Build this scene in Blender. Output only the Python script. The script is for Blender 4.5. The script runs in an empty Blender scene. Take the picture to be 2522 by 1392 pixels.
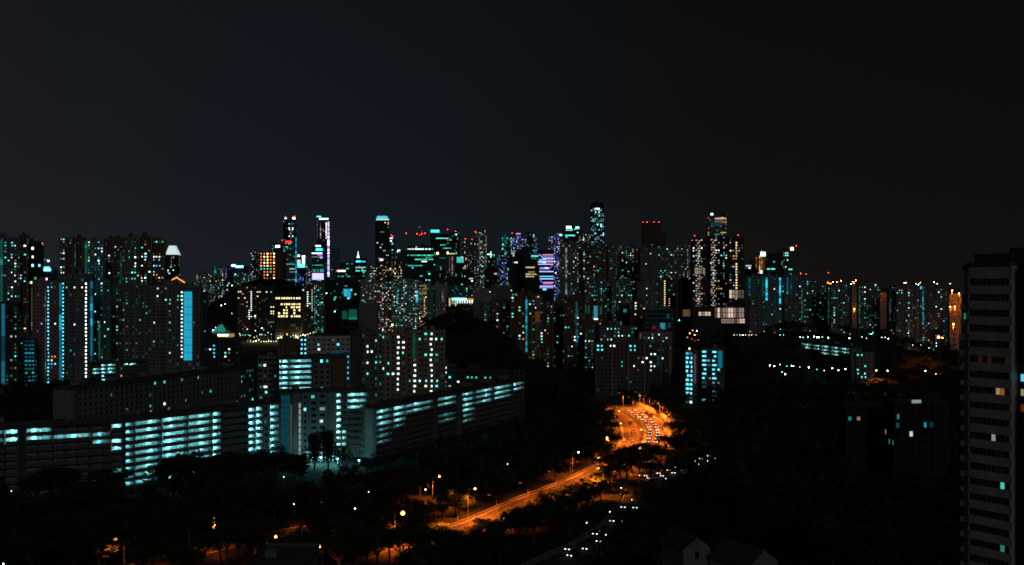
import bpy, math, random
from mathutils import Vector, Matrix
R = math.radians
rng = random.Random(11)

# ------------------------------------------------------------------ camera, sky, fill light, exposure
F, CX, CY, H = 2704.0, 1261.0, 696.0, 80.0      # focal length in photo pixels, image centre, eye height in metres
sc = bpy.context.scene
col = sc.collection
cam_d = bpy.data.cameras.new('camera'); cam = bpy.data.objects.new('camera', cam_d); col.objects.link(cam)
cam.location = (0, 0, H); cam.rotation_euler = (R(90), 0, 0)
cam_d.sensor_width = 36; cam_d.lens = F / 2522 * 36; cam_d.clip_start = 1; cam_d.clip_end = 20000
sc.camera = cam

def lin(c): return tuple((x / 255 / 12.92) if x / 255 <= .04045 else ((x / 255 + .055) / 1.055) ** 2.4 for x in c)

world = bpy.data.worlds.new('World'); sc.world = world; world.use_nodes = True
nt = world.node_tree; nt.nodes.clear()
def wn(t, **k):
    n = nt.nodes.new(t)
    for a, b in k.items(): setattr(n, a, b)
    return n
out = wn('ShaderNodeOutputWorld'); bg = wn('ShaderNodeBackground')
sky = wn('ShaderNodeTexSky', sky_type='NISHITA', sun_disc=False)
SUN_EL, SUN_AZ = 24, 166                       # added fill for city glow: behind the camera, a little to the right
sky.sun_elevation = R(SUN_EL); sky.sun_rotation = R(SUN_AZ)
tc = wn('ShaderNodeTexCoord'); sep = wn('ShaderNodeSeparateXYZ')
nt.links.new(tc.outputs['Generated'], sep.inputs[0])
def ramp(src, lo, hi, stops):
    mr = wn('ShaderNodeMapRange', interpolation_type='LINEAR'); mr.inputs[1].default_value = lo; mr.inputs[2].default_value = hi
    nt.links.new(src, mr.inputs[0])
    r = wn('ShaderNodeValToRGB'); e = r.color_ramp.elements
    while len(e) < len(stops): e.new(.5)
    for el, (p, c) in zip(e, stops): el.position = p; el.color = (*c, 1)
    nt.links.new(mr.outputs[0], r.inputs[0]); return r.outputs[0]
azi = ramp(sep.outputs['X'], -.45, .45, [(0, lin((26, 27, 30))), (.25, lin((19, 24, 31))), (.45, lin((16, 21, 27))), (.7, lin((14, 14, 13.5))), (1, lin((13.5, 12, 10)))])
ele = ramp(sep.outputs['Z'], 0, .26, [(0, (1.3, 1.28, 1.25)), (.35, (1.0, 1.0, .98)), (1, (.72, .76, .68))])
mul = wn('ShaderNodeMix', data_type='RGBA', blend_type='MULTIPLY'); mul.inputs[0].default_value = 1
nt.links.new(azi, mul.inputs[6]); nt.links.new(ele, mul.inputs[7])
sc_sky = wn('ShaderNodeMix', data_type='RGBA', blend_type='MULTIPLY'); sc_sky.inputs[0].default_value = 1
sc_sky.inputs[7].default_value = (.00012, .00012, .00012, 1)          # night: the daylight sky all but gone
nt.links.new(sky.outputs[0], sc_sky.inputs[6])
addn = wn('ShaderNodeMix', data_type='RGBA', blend_type='ADD'); addn.inputs[0].default_value = 1
nt.links.new(mul.outputs[2], addn.inputs[6]); nt.links.new(sc_sky.outputs[2], addn.inputs[7])
nt.links.new(addn.outputs[2], bg.inputs[0]); bg.inputs[1].default_value = 1.0
nt.links.new(bg.outputs[0], out.inputs[0])

sun_d = bpy.data.lights.new('city_fill', 'SUN'); sun_d.energy = .11; sun_d.angle = R(14); sun_d.color = (.97, 1, 1)
sun = bpy.data.objects.new('city_fill', sun_d); col.objects.link(sun)
sdir = Vector((math.sin(R(SUN_AZ)) * math.cos(R(SUN_EL)), math.cos(R(SUN_AZ)) * math.cos(R(SUN_EL)), math.sin(R(SUN_EL))))
sun.rotation_euler = sdir.to_track_quat('Z', 'Y').to_euler()

sc.view_settings.view_transform = 'Standard'; sc.view_settings.look = 'None'
sc.view_settings.exposure = 0; sc.view_settings.gamma = 1; sc.view_settings.use_curve_mapping = False
sc.render.engine = 'CYCLES'
cy = sc.cycles
cy.max_bounces = 3; cy.diffuse_bounces = 2; cy.glossy_bounces = 1; cy.transmission_bounces = 1
cy.sample_clamp_indirect = 1.0; cy.use_denoising = True; cy.denoiser = 'OPENIMAGEDENOISE'
cy.denoising_prefilter = 'ACCURATE'; cy.filter_width = 1.7; cy.use_adaptive_sampling = False
cy.caustics_reflective = False; cy.caustics_refractive = False

# ------------------------------------------------------------------ materials
M = {}
def surf(name, c, rough=.85, var=.25, scale=.35, spec=.3, streak=False):
    m = bpy.data.materials.new(name); m.use_nodes = True; t = m.node_tree; b = t.nodes['Principled BSDF']
    b.inputs['Roughness'].default_value = rough; b.inputs['Specular IOR Level'].default_value = spec
    tcn = t.nodes.new('ShaderNodeTexCoord'); mp = t.nodes.new('ShaderNodeMapping'); n = t.nodes.new('ShaderNodeTexNoise')
    mp.inputs['Scale'].default_value = (1, 1, .15) if streak else (1, 1, 1)
    n.inputs['Scale'].default_value = scale; n.inputs['Detail'].default_value = 6; n.inputs['Roughness'].default_value = .65
    t.links.new(tcn.outputs['Object'], mp.inputs[0]); t.links.new(mp.outputs[0], n.inputs['Vector'])
    r = t.nodes.new('ShaderNodeValToRGB'); e = r.color_ramp.elements
    e[0].position = .3; e[1].position = .72
    e[0].color = (*[x * (1 - var) for x in c], 1); e[1].color = (*[min(1, x * (1 + var)) for x in c], 1)
    t.links.new(n.outputs['Fac'], r.inputs[0]); t.links.new(r.outputs[0], b.inputs['Base Color'])
    M[name] = m; return m
def glow(name, c, s):
    m = bpy.data.materials.new(name); m.use_nodes = True; t = m.node_tree; t.nodes.clear()
    o = t.nodes.new('ShaderNodeOutputMaterial'); e = t.nodes.new('ShaderNodeEmission')
    e.inputs[0].default_value = (*c, 1); e.inputs[1].default_value = s; t.links.new(e.outputs[0], o.inputs[0])
    m.cycles.emission_sampling = 'NONE'
    M[name] = m; return m
surf('concrete', (.40, .38, .36), streak=True); surf('pale', (.55, .53, .50), streak=True); surf('beige', (.36, .29, .22), streak=True)
surf('brown', (.20, .12, .075), streak=True); surf('teal_paint', (.16, .34, .36), streak=True); surf('grey', (.22, .22, .22), streak=True)
surf('dark', (.07, .07, .075), streak=True); surf('bluewall', (.10, .14, .24), streak=True); surf('pinkwall', (.42, .22, .24), streak=True)
surf('steel', (.22, .22, .22), .45, .1, 2, .5); surf('darkglass', (.02, .024, .028), .18, .3, .2, .5)
surf('roofing', (.10, .095, .09), .9, .3, .3); surf('asphalt', (.085, .078, .07), .9, .3, .5); surf('kerb_stone', (.35, .33, .30), .9, .2, 1)
surf('paint_white', (.45, .45, .42), .7, .1, 2); surf('soil', (.022, .024, .016), .95, .4, .12); surf('turf', (.03, .045, .018), .95, .4, .3)
surf('leaf', (.035, .052, .018), .7, .45, .5); surf('leaf_pale', (.06, .075, .025), .7, .4, .5); surf('bark', (.09, .065, .045), .9, .3, 2)
surf('tyre', (.02, .02, .02), .9); surf('car_white', (.7, .7, .7), .3, .03, 1, .5); surf('car_dark', (.03, .035, .045), .3, .05, 1, .5)
surf('car_red', (.35, .02, .02), .3, .05, 1, .5); surf('car_silver', (.42, .43, .44), .3, .05, 1, .5); surf('rail', (.28, .27, .25), .5, .1, 2, .5)
surf('slate', (.035, .035, .038)); surf('stone', (.50, .435, .38), streak=True); surf('curtain_dark', (.05, .045, .04)); surf('curtain_grey', (.10, .095, .09)); surf('shade_grey', (.13, .125, .12), streak=True); surf('umber', (.21, .185, .155), streak=True); surf('tile_roof', (.075, .06, .052), .85, .3, .6)  # shade_grey puts the shadow on pale walls into their colour
HUE = dict(teal=(.06, .72, .60), cyan=(.12, .78, 1.0), white=(.78, .98, .95), green=(.03, .62, .34), warm=(1, .66, .30), orange=(1, .27, .035),
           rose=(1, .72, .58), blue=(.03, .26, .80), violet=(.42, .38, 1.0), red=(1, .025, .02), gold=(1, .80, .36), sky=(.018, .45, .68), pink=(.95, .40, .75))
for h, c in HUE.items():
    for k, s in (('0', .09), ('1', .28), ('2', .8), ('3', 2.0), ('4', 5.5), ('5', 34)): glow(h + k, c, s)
glow('ember', (1, .30, .10), .022)
PAL = dict(hdb=[('teal', 50), ('white', 22), ('green', 10), ('warm', 10), ('cyan', 7), ('orange', 3)],
           office=[('teal', 40), ('green', 35), ('white', 20), ('warm', 5)], condo=[('white', 35), ('rose', 25), ('warm', 25), ('teal', 15)],
           warm=[('orange', 60), ('warm', 40)], violet=[('violet', 60), ('blue', 25), ('white', 15)], pale=[('white', 65), ('rose', 20), ('teal', 15)],
           blue=[('blue', 55), ('violet', 25), ('white', 20)], cool=[('white', 40), ('cyan', 40), ('teal', 20)], gold=[('gold', 60), ('warm', 25), ('white', 15)])
def pick(pal, far):
    l = PAL[pal]; r = rng.random() * sum(w for _, w in l)
    for n, w in l:
        r -= w
        if r <= 0: break
    q = rng.random()
    lev = ('0' if q < .22 else '1' if q < .64 else '2' if q < .92 else '3') if not far else ('1' if q < .3 else '2' if q < .66 else '3' if q < .94 else '4')
    return n + lev

# ------------------------------------------------------------------ mesh helpers
BF = ((0, 3, 2, 1), (4, 5, 6, 7), (0, 1, 5, 4), (1, 2, 6, 5), (2, 3, 7, 6), (3, 0, 4, 7))
class MB:
    def __init__(s): s.v, s.f, s.m, s.mats = [], [], [], []
    def mi(s, m):
        if m not in s.mats: s.mats.append(m)
        return s.mats.index(m)
    def box(s, x0, x1, y0, y1, z0, z1, m, taper=0):
        n = len(s.v); k = s.mi(m); t = taper
        s.v += [(x0, y0, z0), (x1, y0, z0), (x1, y1, z0), (x0, y1, z0), (x0 + t, y0 + t, z1), (x1 - t, y0 + t, z1), (x1 - t, y1 - t, z1), (x0 + t, y1 - t, z1)]
        s.f += [tuple(n + i for i in q) for q in BF]; s.m += [k] * 6
    def quad(s, pts, m):
        n = len(s.v); s.v += [tuple(p) for p in pts]; s.f.append(tuple(range(n, n + len(pts)))); s.m.append(s.mi(m))
    def prism(s, poly, z0, z1, m):
        n = len(s.v); k = len(poly); a = s.mi(m)
        s.v += [(x, y, z0) for x, y in poly] + [(x, y, z1) for x, y in poly]
        s.f += [tuple(n + i for i in reversed(range(k))), tuple(n + k + i for i in range(k))] + [(n + i, n + (i + 1) % k, n + k + (i + 1) % k, n + k + i) for i in range(k)]
        s.m += [a] * (k + 2)
    def tube(s, p, q, r0, r1, m, k=6):
        p, q = Vector(p), Vector(q); d = (q - p).normalized(); a = d.orthogonal().normalized(); b = d.cross(a); n = len(s.v)
        for c, r in ((p, r0), (q, r1)):
            s.v += [tuple(c + (a * math.cos(2 * math.pi * i / k) + b * math.sin(2 * math.pi * i / k)) * r) for i in range(k)]
        i_ = s.mi(m)
        s.f += [(n + i, n + (i + 1) % k, n + k + (i + 1) % k, n + k + i) for i in range(k)] + [tuple(n + i for i in reversed(range(k))), tuple(n + k + i for i in range(k))]
        s.m += [i_] * (k + 2)
    def ball(s, c, r, m, k=8, h=4, sz=1):
        n = len(s.v); i_ = s.mi(m); c = Vector(c)
        s.v.append(tuple(c + Vector((0, 0, r * sz))))
        for j in range(1, h):
            a = math.pi * j / h
            s.v += [tuple(c + Vector((r * math.sin(a) * math.cos(2 * math.pi * i / k), r * math.sin(a) * math.sin(2 * math.pi * i / k), r * sz * math.cos(a)))) for i in range(k)]
        s.v.append(tuple(c - Vector((0, 0, r * sz)))); e = len(s.v) - 1
        fs = [(n, n + 1 + i, n + 1 + (i + 1) % k) for i in range(k)]
        for j in range(h - 2):
            b = n + 1 + j * k; fs += [(b + i, b + k + i, b + k + (i + 1) % k, b + (i + 1) % k) for i in range(k)]
        b = n + 1 + (h - 2) * k; fs += [(e, b + (i + 1) % k, b + i) for i in range(k)]
        s.f += fs; s.m += [i_] * len(fs)
    def mesh(s, name):
        me = bpy.data.meshes.new(name); me.from_pydata(s.v, [], s.f)
        for m in s.mats: me.materials.append(M[m])
        me.polygons.foreach_set('material_index', s.m); me.update(); return me
    def build(s, name, parent=None, kind=None, loc=None):
        if not s.f: return None
        return link(name, s.mesh(name), parent, kind, loc)
def link(name, me, parent=None, kind=None, loc=None):
    o = bpy.data.objects.new(name, me); col.objects.link(o)
    if parent: o.parent = parent
    if loc is not None: o.location = loc
    if kind: o['kind'] = kind
    return o
def tag(o, label, cat, group=None):
    o['label'] = label; o['category'] = cat
    if group: o['group'] = group
    return o
def thing(name, label, cat, loc=(0, 0, 0), rz=0, group=None):
    o = bpy.data.objects.new(name, None); col.objects.link(o); o.location = loc; o.rotation_euler = (0, 0, rz); o.empty_display_size = 1
    return tag(o, label, cat, group)
def dup(o, loc, rz=0, scale=1, label=None, group=None):
    r = o.copy(); col.objects.link(r); r.location = loc; r.rotation_euler = (0, 0, rz); r.scale = (scale,) * 3
    if label: r['label'] = label
    if group: r['group'] = group
    for ch in o.children:
        c = ch.copy(); col.objects.link(c); c.parent = r
        for g in ch.children:
            d = g.copy(); col.objects.link(d); d.parent = c
    return r
def gpt(px, py):                     # the ground point seen at a photo pixel
    Y = H * F / (py - CY); return ((px - CX) / F * Y, Y)
def hpt(px, py, z):                  # the point at height z seen at a photo pixel
    Y = (H - z) * F / (py - CY); return ((px - CX) / F * Y, Y, z)

# ------------------------------------------------------------------ tower builder
STY = dict(hdb=dict(fl=2.8, bw=2.9, ww=.46, wh=.4, wall='concrete', pal='hdb', lit=.12, mode='cell'),
           condo=dict(fl=3.2, bw=3.4, ww=.52, wh=.46, wall='grey', pal='condo', lit=.12, mode='cell'),
           office=dict(fl=4.2, bw=3.6, ww=.86, wh=.55, wall='dark', pal='office', lit=.3, mode='rows'),
           glass=dict(fl=4.2, bw=3.6, ww=.92, wh=.8, wall='dark', pal='office', lit=.1, mode='cell'),
           flats=dict(fl=2.8, bw=3.2, ww=.52, wh=.42, wall='beige', pal='hdb', lit=.1, mode='cell'))
TOWERS = []
class T: pass
def B(name, cat, x0, x1, top, Y, label, sty='hdb', ang=None, kd=.55, z0=0, spots=(), rows=(), strips=(), dots=(), bars=(), beacons=(), tanks=1, crown=None, side_lit=None, **kw):
    o = dict(STY[sty]); o.update(kw)
    if x0 > 1190 and o['wall'] in ('concrete', 'pale'): o['wall'] = 'grey'      # walls right of here take the darker grey
    if Y > 1450 and o['mode'] == 'cell': o['lit'] *= .72
    dem = (lambda m: m[:-1] + {'4': '3', '5': '4'}.get(m[-1], m[-1])) if Y < 1800 else (lambda m: m)
    b = T(); b.ang = R(rng.choice((-22, -14, -8, 9, 15, 24)) if ang is None else ang); b.Y = Y
    ca, sa = math.cos(b.ang), math.sin(b.ang)
    span = (x1 - x0) / F * Y; b.w = span / (abs(ca) + kd * abs(sa)); mx = ((x0 + x1) / 2 - CX) / F * Y; my = Y
    for _ in range(5):
        b.d = b.w * kd
        cs = [(mx + ca * u - sa * v, my + sa * u + ca * v) for u in (-b.w / 2, b.w / 2) for v in (-b.d / 2, b.d / 2)]
        my += Y - min(c[1] for c in cs)
        cs = [(mx + ca * u - sa * v, my + sa * u + ca * v) for u in (-b.w / 2, b.w / 2) for v in (-b.d / 2, b.d / 2)]
        ps = [CX + c[0] / c[1] * F for c in cs]; lo, hi = min(ps), max(ps)
        b.w *= (x1 - x0) / (hi - lo); mx += ((x0 + x1) / 2 - (lo + hi) / 2) / F * my
    b.d = b.w * kd; b.c = (mx, my); w, d = b.w, b.d
    b.top = H - (top - CY) / F * Y
    root = thing(name, label, cat, (mx, my, 0), b.ang); b.root = root
    fl, rec = o['fl'], .45
    nf = max(1, int((b.top - z0) / fl)); fl = (b.top - z0) / nf
    def local(px, py):
        ox, oy = -mx, -my; dx, dy, dz = (px - CX) / F, 1.0, -(py - CY) / F
        ox, oy = ca * ox + sa * oy, -sa * ox + ca * oy; dx, dy = ca * dx + sa * dy, -sa * dx + ca * dy
        t = (-d / 2 - oy) / dy; x = ox + t * dx
        if abs(x) <= w / 2 + .3: return 'f', x, H + t * dz
        s = 1 if x > 0 else -1
        t = (s * w / 2 - ox) / dx if abs(dx) > 1e-6 else t; y = oy + t * dy
        if not -d / 2 - .5 <= y <= d / 2 + .5: return 'f', max(-w / 2, min(w / 2, x)), H + (-d / 2 - oy) / dy * dz
        return ('r' if s > 0 else 'l'), y, H + t * dz
    b.local = local
    def frame(face, u, zz, off):      # a point on a face at u along it, off metres proud of it
        return (u, -d / 2 - off, zz) if face == 'f' else (w / 2 + off, u, zz) if face == 'r' else (-w / 2 - off, u, zz)
    def slab(mb, face, u0, u1, za, zb, off, thick, m):
        if face == 'f': mb.box(u0, u1, -d / 2 - off, -d / 2 - off + thick, za, zb, m)
        elif face == 'r': mb.box(w / 2 + off - thick, w / 2 + off, u0, u1, za, zb, m)
        else: mb.box(-w / 2 - off, -w / 2 - off + thick, u0, u1, za, zb, m)
    b.slab, b.frame = slab, frame
    faces = ['f'] + (['l'] if b.ang > .02 or mx > 60 + w and b.ang > -.2 else []) + (['r'] if b.ang < -.02 or mx < -60 - w and b.ang < .2 else [])
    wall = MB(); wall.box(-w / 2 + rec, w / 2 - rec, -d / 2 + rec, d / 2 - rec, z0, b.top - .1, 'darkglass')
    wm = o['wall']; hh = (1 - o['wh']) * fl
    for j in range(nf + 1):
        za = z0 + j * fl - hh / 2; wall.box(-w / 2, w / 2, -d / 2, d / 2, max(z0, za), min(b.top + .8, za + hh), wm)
    nb = {}
    for fc in faces:
        Lf = w if fc == 'f' else d; n = max(1, round(Lf / o['bw'])); nb[fc] = (n, Lf / n)
        pw = (1 - o['ww']) * Lf / n / 2
        for i in range(n + 1):
            u = -Lf / 2 + i * Lf / n
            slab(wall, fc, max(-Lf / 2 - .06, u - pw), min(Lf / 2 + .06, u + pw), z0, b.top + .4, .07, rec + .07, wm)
    if sty in ('hdb', 'flats') and Y < 1800:       # projecting bay fins that cut the facade into vertical strips
        fm = {'concrete': 'grey', 'grey': 'shade_grey', 'brown': 'beige', 'beige': 'brown', 'teal_paint': 'grey', 'dark': 'shade_grey'}.get(wm, 'concrete'); st = rng.choice((3, 4, 5))
        for fc in faces:
            n, bw = nb[fc]
            for i in range(0, n + 1, st):
                u = -n * bw / 2 + i * bw; L2 = n * bw / 2; slab(wall, fc, max(-L2 - .1, u - .32), min(L2 + .1, u + .32), z0, b.top + .6, .55, .6, fm)
    wall.build('wall', root)
    # lit windows
    lit = {}; far = Y > 1700
    for fc in faces:
        n, bw = nb[fc]; p = o['lit'] if fc == 'f' or side_lit is None else side_lit
        hotc = {rng.randrange(n) for _ in range(max(1, n // 7))} if p > .02 and n > 3 else ()
        for j in range(nf):
            if o['mode'] == 'rows':
                if rng.random() < .62:
                    a = rng.randrange(n); c = pick(o['pal'], far)
                    for i in range(a, min(n, a + 1 + rng.randrange(max(2, int(n * .8))))):
                        if rng.random() < p * 1.6: lit[fc, i, j] = c if rng.random() < .75 else pick(o['pal'], far)
                continue
            for i in range(n):
                if rng.random() < (p if i not in hotc else min(.6, .2 + 2 * p)): lit[fc, i, j] = pick(o['pal'], far)
                elif p > 0 and rng.random() < .035 + p * .8: lit[fc, i, j] = pick(o['pal'], far)[:-1] + ('0' if not far else '1')
    def cell(px, py):
        fc, u, z = local(px, py)
        if fc not in nb: return None
        n, bw = nb[fc]; L2 = w if fc == 'f' else d
        return fc, min(n - 1, max(0, int((u + L2 / 2) / bw))), min(nf - 1, max(0, int((z - z0) / fl)))
    for px, py, m in spots:
        c = cell(px, py)
        if c: lit[c] = dem(m)
    for xa, xb, py, m, p in rows:
        x = xa
        while x <= xb:
            c = cell(x, py)
            if c and rng.random() < p: lit[c] = dem(m)
            x += max(1., o['bw'] / Y * F * .6)
    for px, ya, yb, m in dots:          # a stair core: one lit opening on every floor
        for j in range(nf):
            zz = z0 + (j + .5) * fl; py = CY - (zz - H) / Y * F
            if ya <= py <= yb:
                c = cell(px, py)
                if c: lit[c] = dem(m)
    win = MB()
    for (fc, i, j), m in lit.items():
        n, bw = nb[fc]; Lf = w if fc == 'f' else d; pw = (1 - o['ww']) * bw / 2
        u0, u1 = -Lf / 2 + i * bw + pw, -Lf / 2 + (i + 1) * bw - pw; za, zb = z0 + j * fl + hh / 2, z0 + (j + 1) * fl - hh / 2
        if fc == 'f' and (u1 - u0) / Y * F > 3.2 and rng.random() < .4:       # half drawn curtain: only part of the opening is bright
            if rng.random() < .5: u1 -= (u1 - u0) * .4
            else: u0 += (u1 - u0) * .4
        if (u1 - u0) / Y * F > 5.5:               # near enough for its panes to be told apart
            for q in range(2):
                for r_ in range(2):
                    a_, c_ = u0 + (u1 - u0) * q / 2 + .04, u0 + (u1 - u0) * (q + 1) / 2 - .04; e_, g_ = za + (zb - za) * (0, .62)[r_] + .04, za + (zb - za) * (.62, 1)[r_] - .04
                    P = [frame(fc, a_, e_, -rec + .06), frame(fc, c_, e_, -rec + .06), frame(fc, c_, g_, -rec + .06), frame(fc, a_, g_, -rec + .06)]
                    win.quad(P if fc != 'l' else P[::-1], m)
            continue
        P = [frame(fc, u0, za, -rec + .06), frame(fc, u1, za, -rec + .06), frame(fc, u1, zb, -rec + .06), frame(fc, u0, zb, -rec + .06)]
        win.quad(P if fc != 'l' else P[::-1], m)
    win.build('window', root, 'stuff')
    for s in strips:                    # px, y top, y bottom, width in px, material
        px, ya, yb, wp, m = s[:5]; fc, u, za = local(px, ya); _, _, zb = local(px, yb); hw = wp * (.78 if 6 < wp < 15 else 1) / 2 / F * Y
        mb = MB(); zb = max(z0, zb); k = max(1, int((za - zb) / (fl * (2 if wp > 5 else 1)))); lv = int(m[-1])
        for q in range(k):              # glowing segments, no two quite alike; wall light is put into the material
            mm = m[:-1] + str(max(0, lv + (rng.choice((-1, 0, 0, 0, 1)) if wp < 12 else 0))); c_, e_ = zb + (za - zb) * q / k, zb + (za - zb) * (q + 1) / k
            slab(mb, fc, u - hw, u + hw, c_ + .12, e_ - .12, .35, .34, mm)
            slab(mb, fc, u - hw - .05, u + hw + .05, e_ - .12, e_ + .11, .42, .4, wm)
        mb.build('strip_or_lit_wall', root)
    for s in bars:                      # x0, x1, y centre, height px, material; floodlit walls are glowing panels too
        xa, xb, py, hp, m = s[:5]; fc, ua, z = local(xa, py); f2, ub, _ = local(xb, py)
        if f2 != fc: fc, ua = 'f', max(-w / 2, min(w / 2, ua)); ub = max(-w / 2, min(w / 2, ub))
        if ub < ua: ua, ub = ub, ua
        h2 = hp / 2 / F * Y; mb = MB(); slab(mb, fc, ua, ub, z - h2, z + h2, .55, .45, m)
        if z - h2 > b.top + .6:
            for u in (ua + .1 * (ub - ua), ub - .1 * (ub - ua)): slab(mb, fc, u - .2, u + .2, b.top - .2, z - h2, .35, .3, 'steel')
        mb.build('sign_or_lit_panel', root)
    if tanks:
        mb = MB()
        for q in range(tanks):
            a = rng.uniform(.12, .3) * w; cxx = rng.uniform(-.3, .3) * w; hgt = rng.uniform(2, 5) * (1 + (Y > 2000))
            mb.box(cxx - a / 2, cxx + a / 2, -d * .25, d * .25, b.top + .2, b.top + hgt, wm)
        mb.box(-w * .47, w * .47, -d * .47, d * .47, b.top + .3, b.top + .9, 'roofing')
        mb.build('roof', root)
    if crown:
        for c in crown: c(b, root)
    for px, py in beacons:
        fc, u, z = local(px, py); r = .65 / F * Y * (.9 + .2 * rng.random()); x, y, _ = frame(fc, u, z, -1.2)
        zt = b.top if z > b.top else z - 1.5
        mast = MB(); mast.tube((x, y, zt - .5), (x, y, z), .25, .15, 'steel'); mo = mast.build('mast', root)
        lm = MB(); lm.ball((x, y, z + r * .8), r, 'red5', 6, 3); lm.build('beacon', mo)
    TOWERS.append(b); return b
def pyramid(y0, y1, x0t, x1t, x0b, x1b, m):       # a glowing tapered crown given by its photo outline
    def f(b, root):
        Y = b.Y; zb, zt = H - (y1 - CY) / F * Y, H - (y0 - CY) / F * Y; u = [(x - (x0b + x1b) / 2) / F * Y for x in (x0b, x1b, x0t, x1t)]
        mb = MB(); dd = b.d / 2
        lo = [(u[0], -dd, zb), (u[1], -dd, zb), (u[1], dd, zb), (u[0], dd, zb)]; k = (u[3] - u[2]) / (u[1] - u[0])
        hi = [(u[2], -dd * k, zt), (u[3], -dd * k, zt), (u[3], dd * k, zt), (u[2], dd * k, zt)]
        for i in range(4): mb.quad([lo[i], lo[(i + 1) % 4], hi[(i + 1) % 4], hi[i]], m)
        mb.quad(hi, 'roofing'); mb.build('crown_panel', root)
        for i in range(4): rb = MB(); rb.tube(lo[i], hi[i], .5, .4, 'steel', 4); rb.build('crown_rib', root)
    return f
def gable_lights(b, root):
    Y = b.Y; zt, zb = H - (684 - CY) / F * Y, b.top; mb = MB(); y = -b.d / 2; w = b.w / 2
    for q in (y + .5, -y - .5): pass
    mb.quad([(-w, y + .5, zb), (w, y + .5, zb), (0, y + .5, zt)], 'brown'); mb.quad([(w, -y, zb), (-w, -y, zb), (0, -y, zt)], 'brown')
    mb.quad([(-w, y, zb), (0, y, zt), (0, -y, zt), (-w, -y, zb)], 'roofing'); mb.quad([(w, y, zb), (w, -y, zb), (0, -y, zt), (0, y, zt)], 'roofing')
    mb.build('gable_roof', root)
    lb = MB()
    for k in range(9):
        t = k / 8
        for s in (-1, 1): lb.ball((s * w * (1 - t), y - .6, zb + (zt - zb) * t + .6), .8, 'orange4' if rng.random() < .7 else 'gold3', 5, 3)
    lb.build('bulb', root, 'stuff')
def round_top(b, root):
    mb = MB(); w, d = b.w / 2, b.d / 2; z = b.top; hz = (512 - 497) / F * b.Y; pr = None
    for k in range(7):
        a = k / 6 * math.pi / 2; s = .55 + .45 * math.cos(a); zz = z + hz * math.sin(a)
        if pr: mb.box(-w * s, w * s, -d * s, d * s, pr, zz, 'darkglass')
        pr = zz
    mb.build('dome', root)
def slant_fins(b, root):
    mb = MB(); w, d = b.w / 2, b.d / 2; z = b.top; hz = (534 - 520) / F * b.Y
    for k in range(6):
        x = -w * .2 + k * w * .22; mb.box(x, x + .8, -d, d, z, z + hz * (.35 + .11 * k), 'teal_paint')
    mb.tube((0, -d, z + .35 * hz), (w * .95, -d, z + hz), .5, .5, 'steel', 4); mb.build('roof_fin', root)
# ------------------------------------------------------------------ the setting: ground and hill
def sheet(name, pts, z, m, kind='structure'):
    mb = MB(); mb.quad([(x, y, z) for x, y in pts], m); return mb.build(name, None, kind)
sheet('ground', [(-9000, -400), (9000, -400), (9000, 14000), (-9000, 14000)], 0, 'soil')
def hill(name, cx, cyy, rx, ry, h, seed):
    r2 = random.Random(seed); n, k = 30, 12; mb = MB(); V = [(cx, cyy, h)]
    ph = [r2.uniform(0, 6.3) for _ in range(4)]
    for j in range(1, k + 1):
        t = j / k
        for i in range(n):
            a = 2 * math.pi * i / n; q = 1 + .12 * math.sin(2 * a + ph[0]) + .07 * math.sin(5 * a + ph[1])
            z = h * (.5 + .5 * math.cos(math.pi * t)) * (1 + .06 * math.sin(7 * a + ph[2] + 5 * t)) - (.5 if j == k else 0)
            V.append((cx + rx * t * q * math.cos(a), cyy + ry * t * q * math.sin(a), z))
    mb.v = V; mb.f = [(0, 1 + i, 1 + (i + 1) % n) for i in range(n)]
    for j in range(k - 1):
        b = 1 + j * n; mb.f += [(b + i, b + n + i, b + n + (i + 1) % n, b + (i + 1) % n) for i in range(n)]
    mb.mats = ['soil']; mb.m = [0] * len(mb.f); o = mb.build(name, None, 'structure')
    for p in o.data.polygons: p.use_smooth = True
    return o
hill('hill', -430, 1950, 170, 220, 84, 3); hill('hill', -640, 1650, 130, 200, 52, 4); hill('hill', -255, 2300, 60, 60, 93, 5); hill('hill', -60, 1250, 110, 130, 46, 6)

# ------------------------------------------------------------------ far skyline, left to right: name, category, x0, x1, roof y, distance, label
OT, AT, LP = 'office_tower', 'apartment_tower', 'low_block'
B(OT, 'tower', 409, 443, 628, 2900, 'slim tower with a glowing white truncated pyramid crown left of the skyline', 'office', 0, lit=.08, pal='pale', tanks=0,
  crown=[pyramid(605, 628, 417, 433, 409, 443, 'white2')], strips=[(422, 633, 655, 1.5, 'white0'), (441, 630, 656, 1.2, 'white0')], spots=[(415, 664, 'white3')])
B(OT, 'tower', 412, 464, 698, 1900, 'dark block with a gabled roof outlined by orange bulbs below the pyramid crown', 'condo', 0, lit=.03, tanks=0,
  crown=[lambda b, r: gable_lights(b, r)])
B(OT, 'tower', 524, 535, 655, 3200, 'tiny slim tower with a pale lit side on the open gap of the skyline', 'office', 0, strips=[(530, 655, 674, 7, 'teal1')], tanks=0)
B(OT, 'tower', 537, 553, 661, 3150, 'narrow dim tower next to the tiny slim tower with a pale side', 'condo', lit=.2, pal='pale')
B(AT, 'tower', 478, 532, 676, 2500, 'wide low dark block with sparse pinkish windows beyond the left hill', 'flats', lit=.16, pal='pale')
B(OT, 'tower', 556, 613, 657, 2700, 'dark blue office block under a glowing violet and cyan roof sign', 'glass', 0, wall='bluewall', lit=.02, pal='blue',
  bars=[(570, 580, 654, 5, 'violet4'), (580, 599, 657, 5, 'cyan4')], strips=[(557, 660, 720, 4, 'violet0'), (578, 668, 700, 1.5, 'blue1')], tanks=0)
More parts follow.
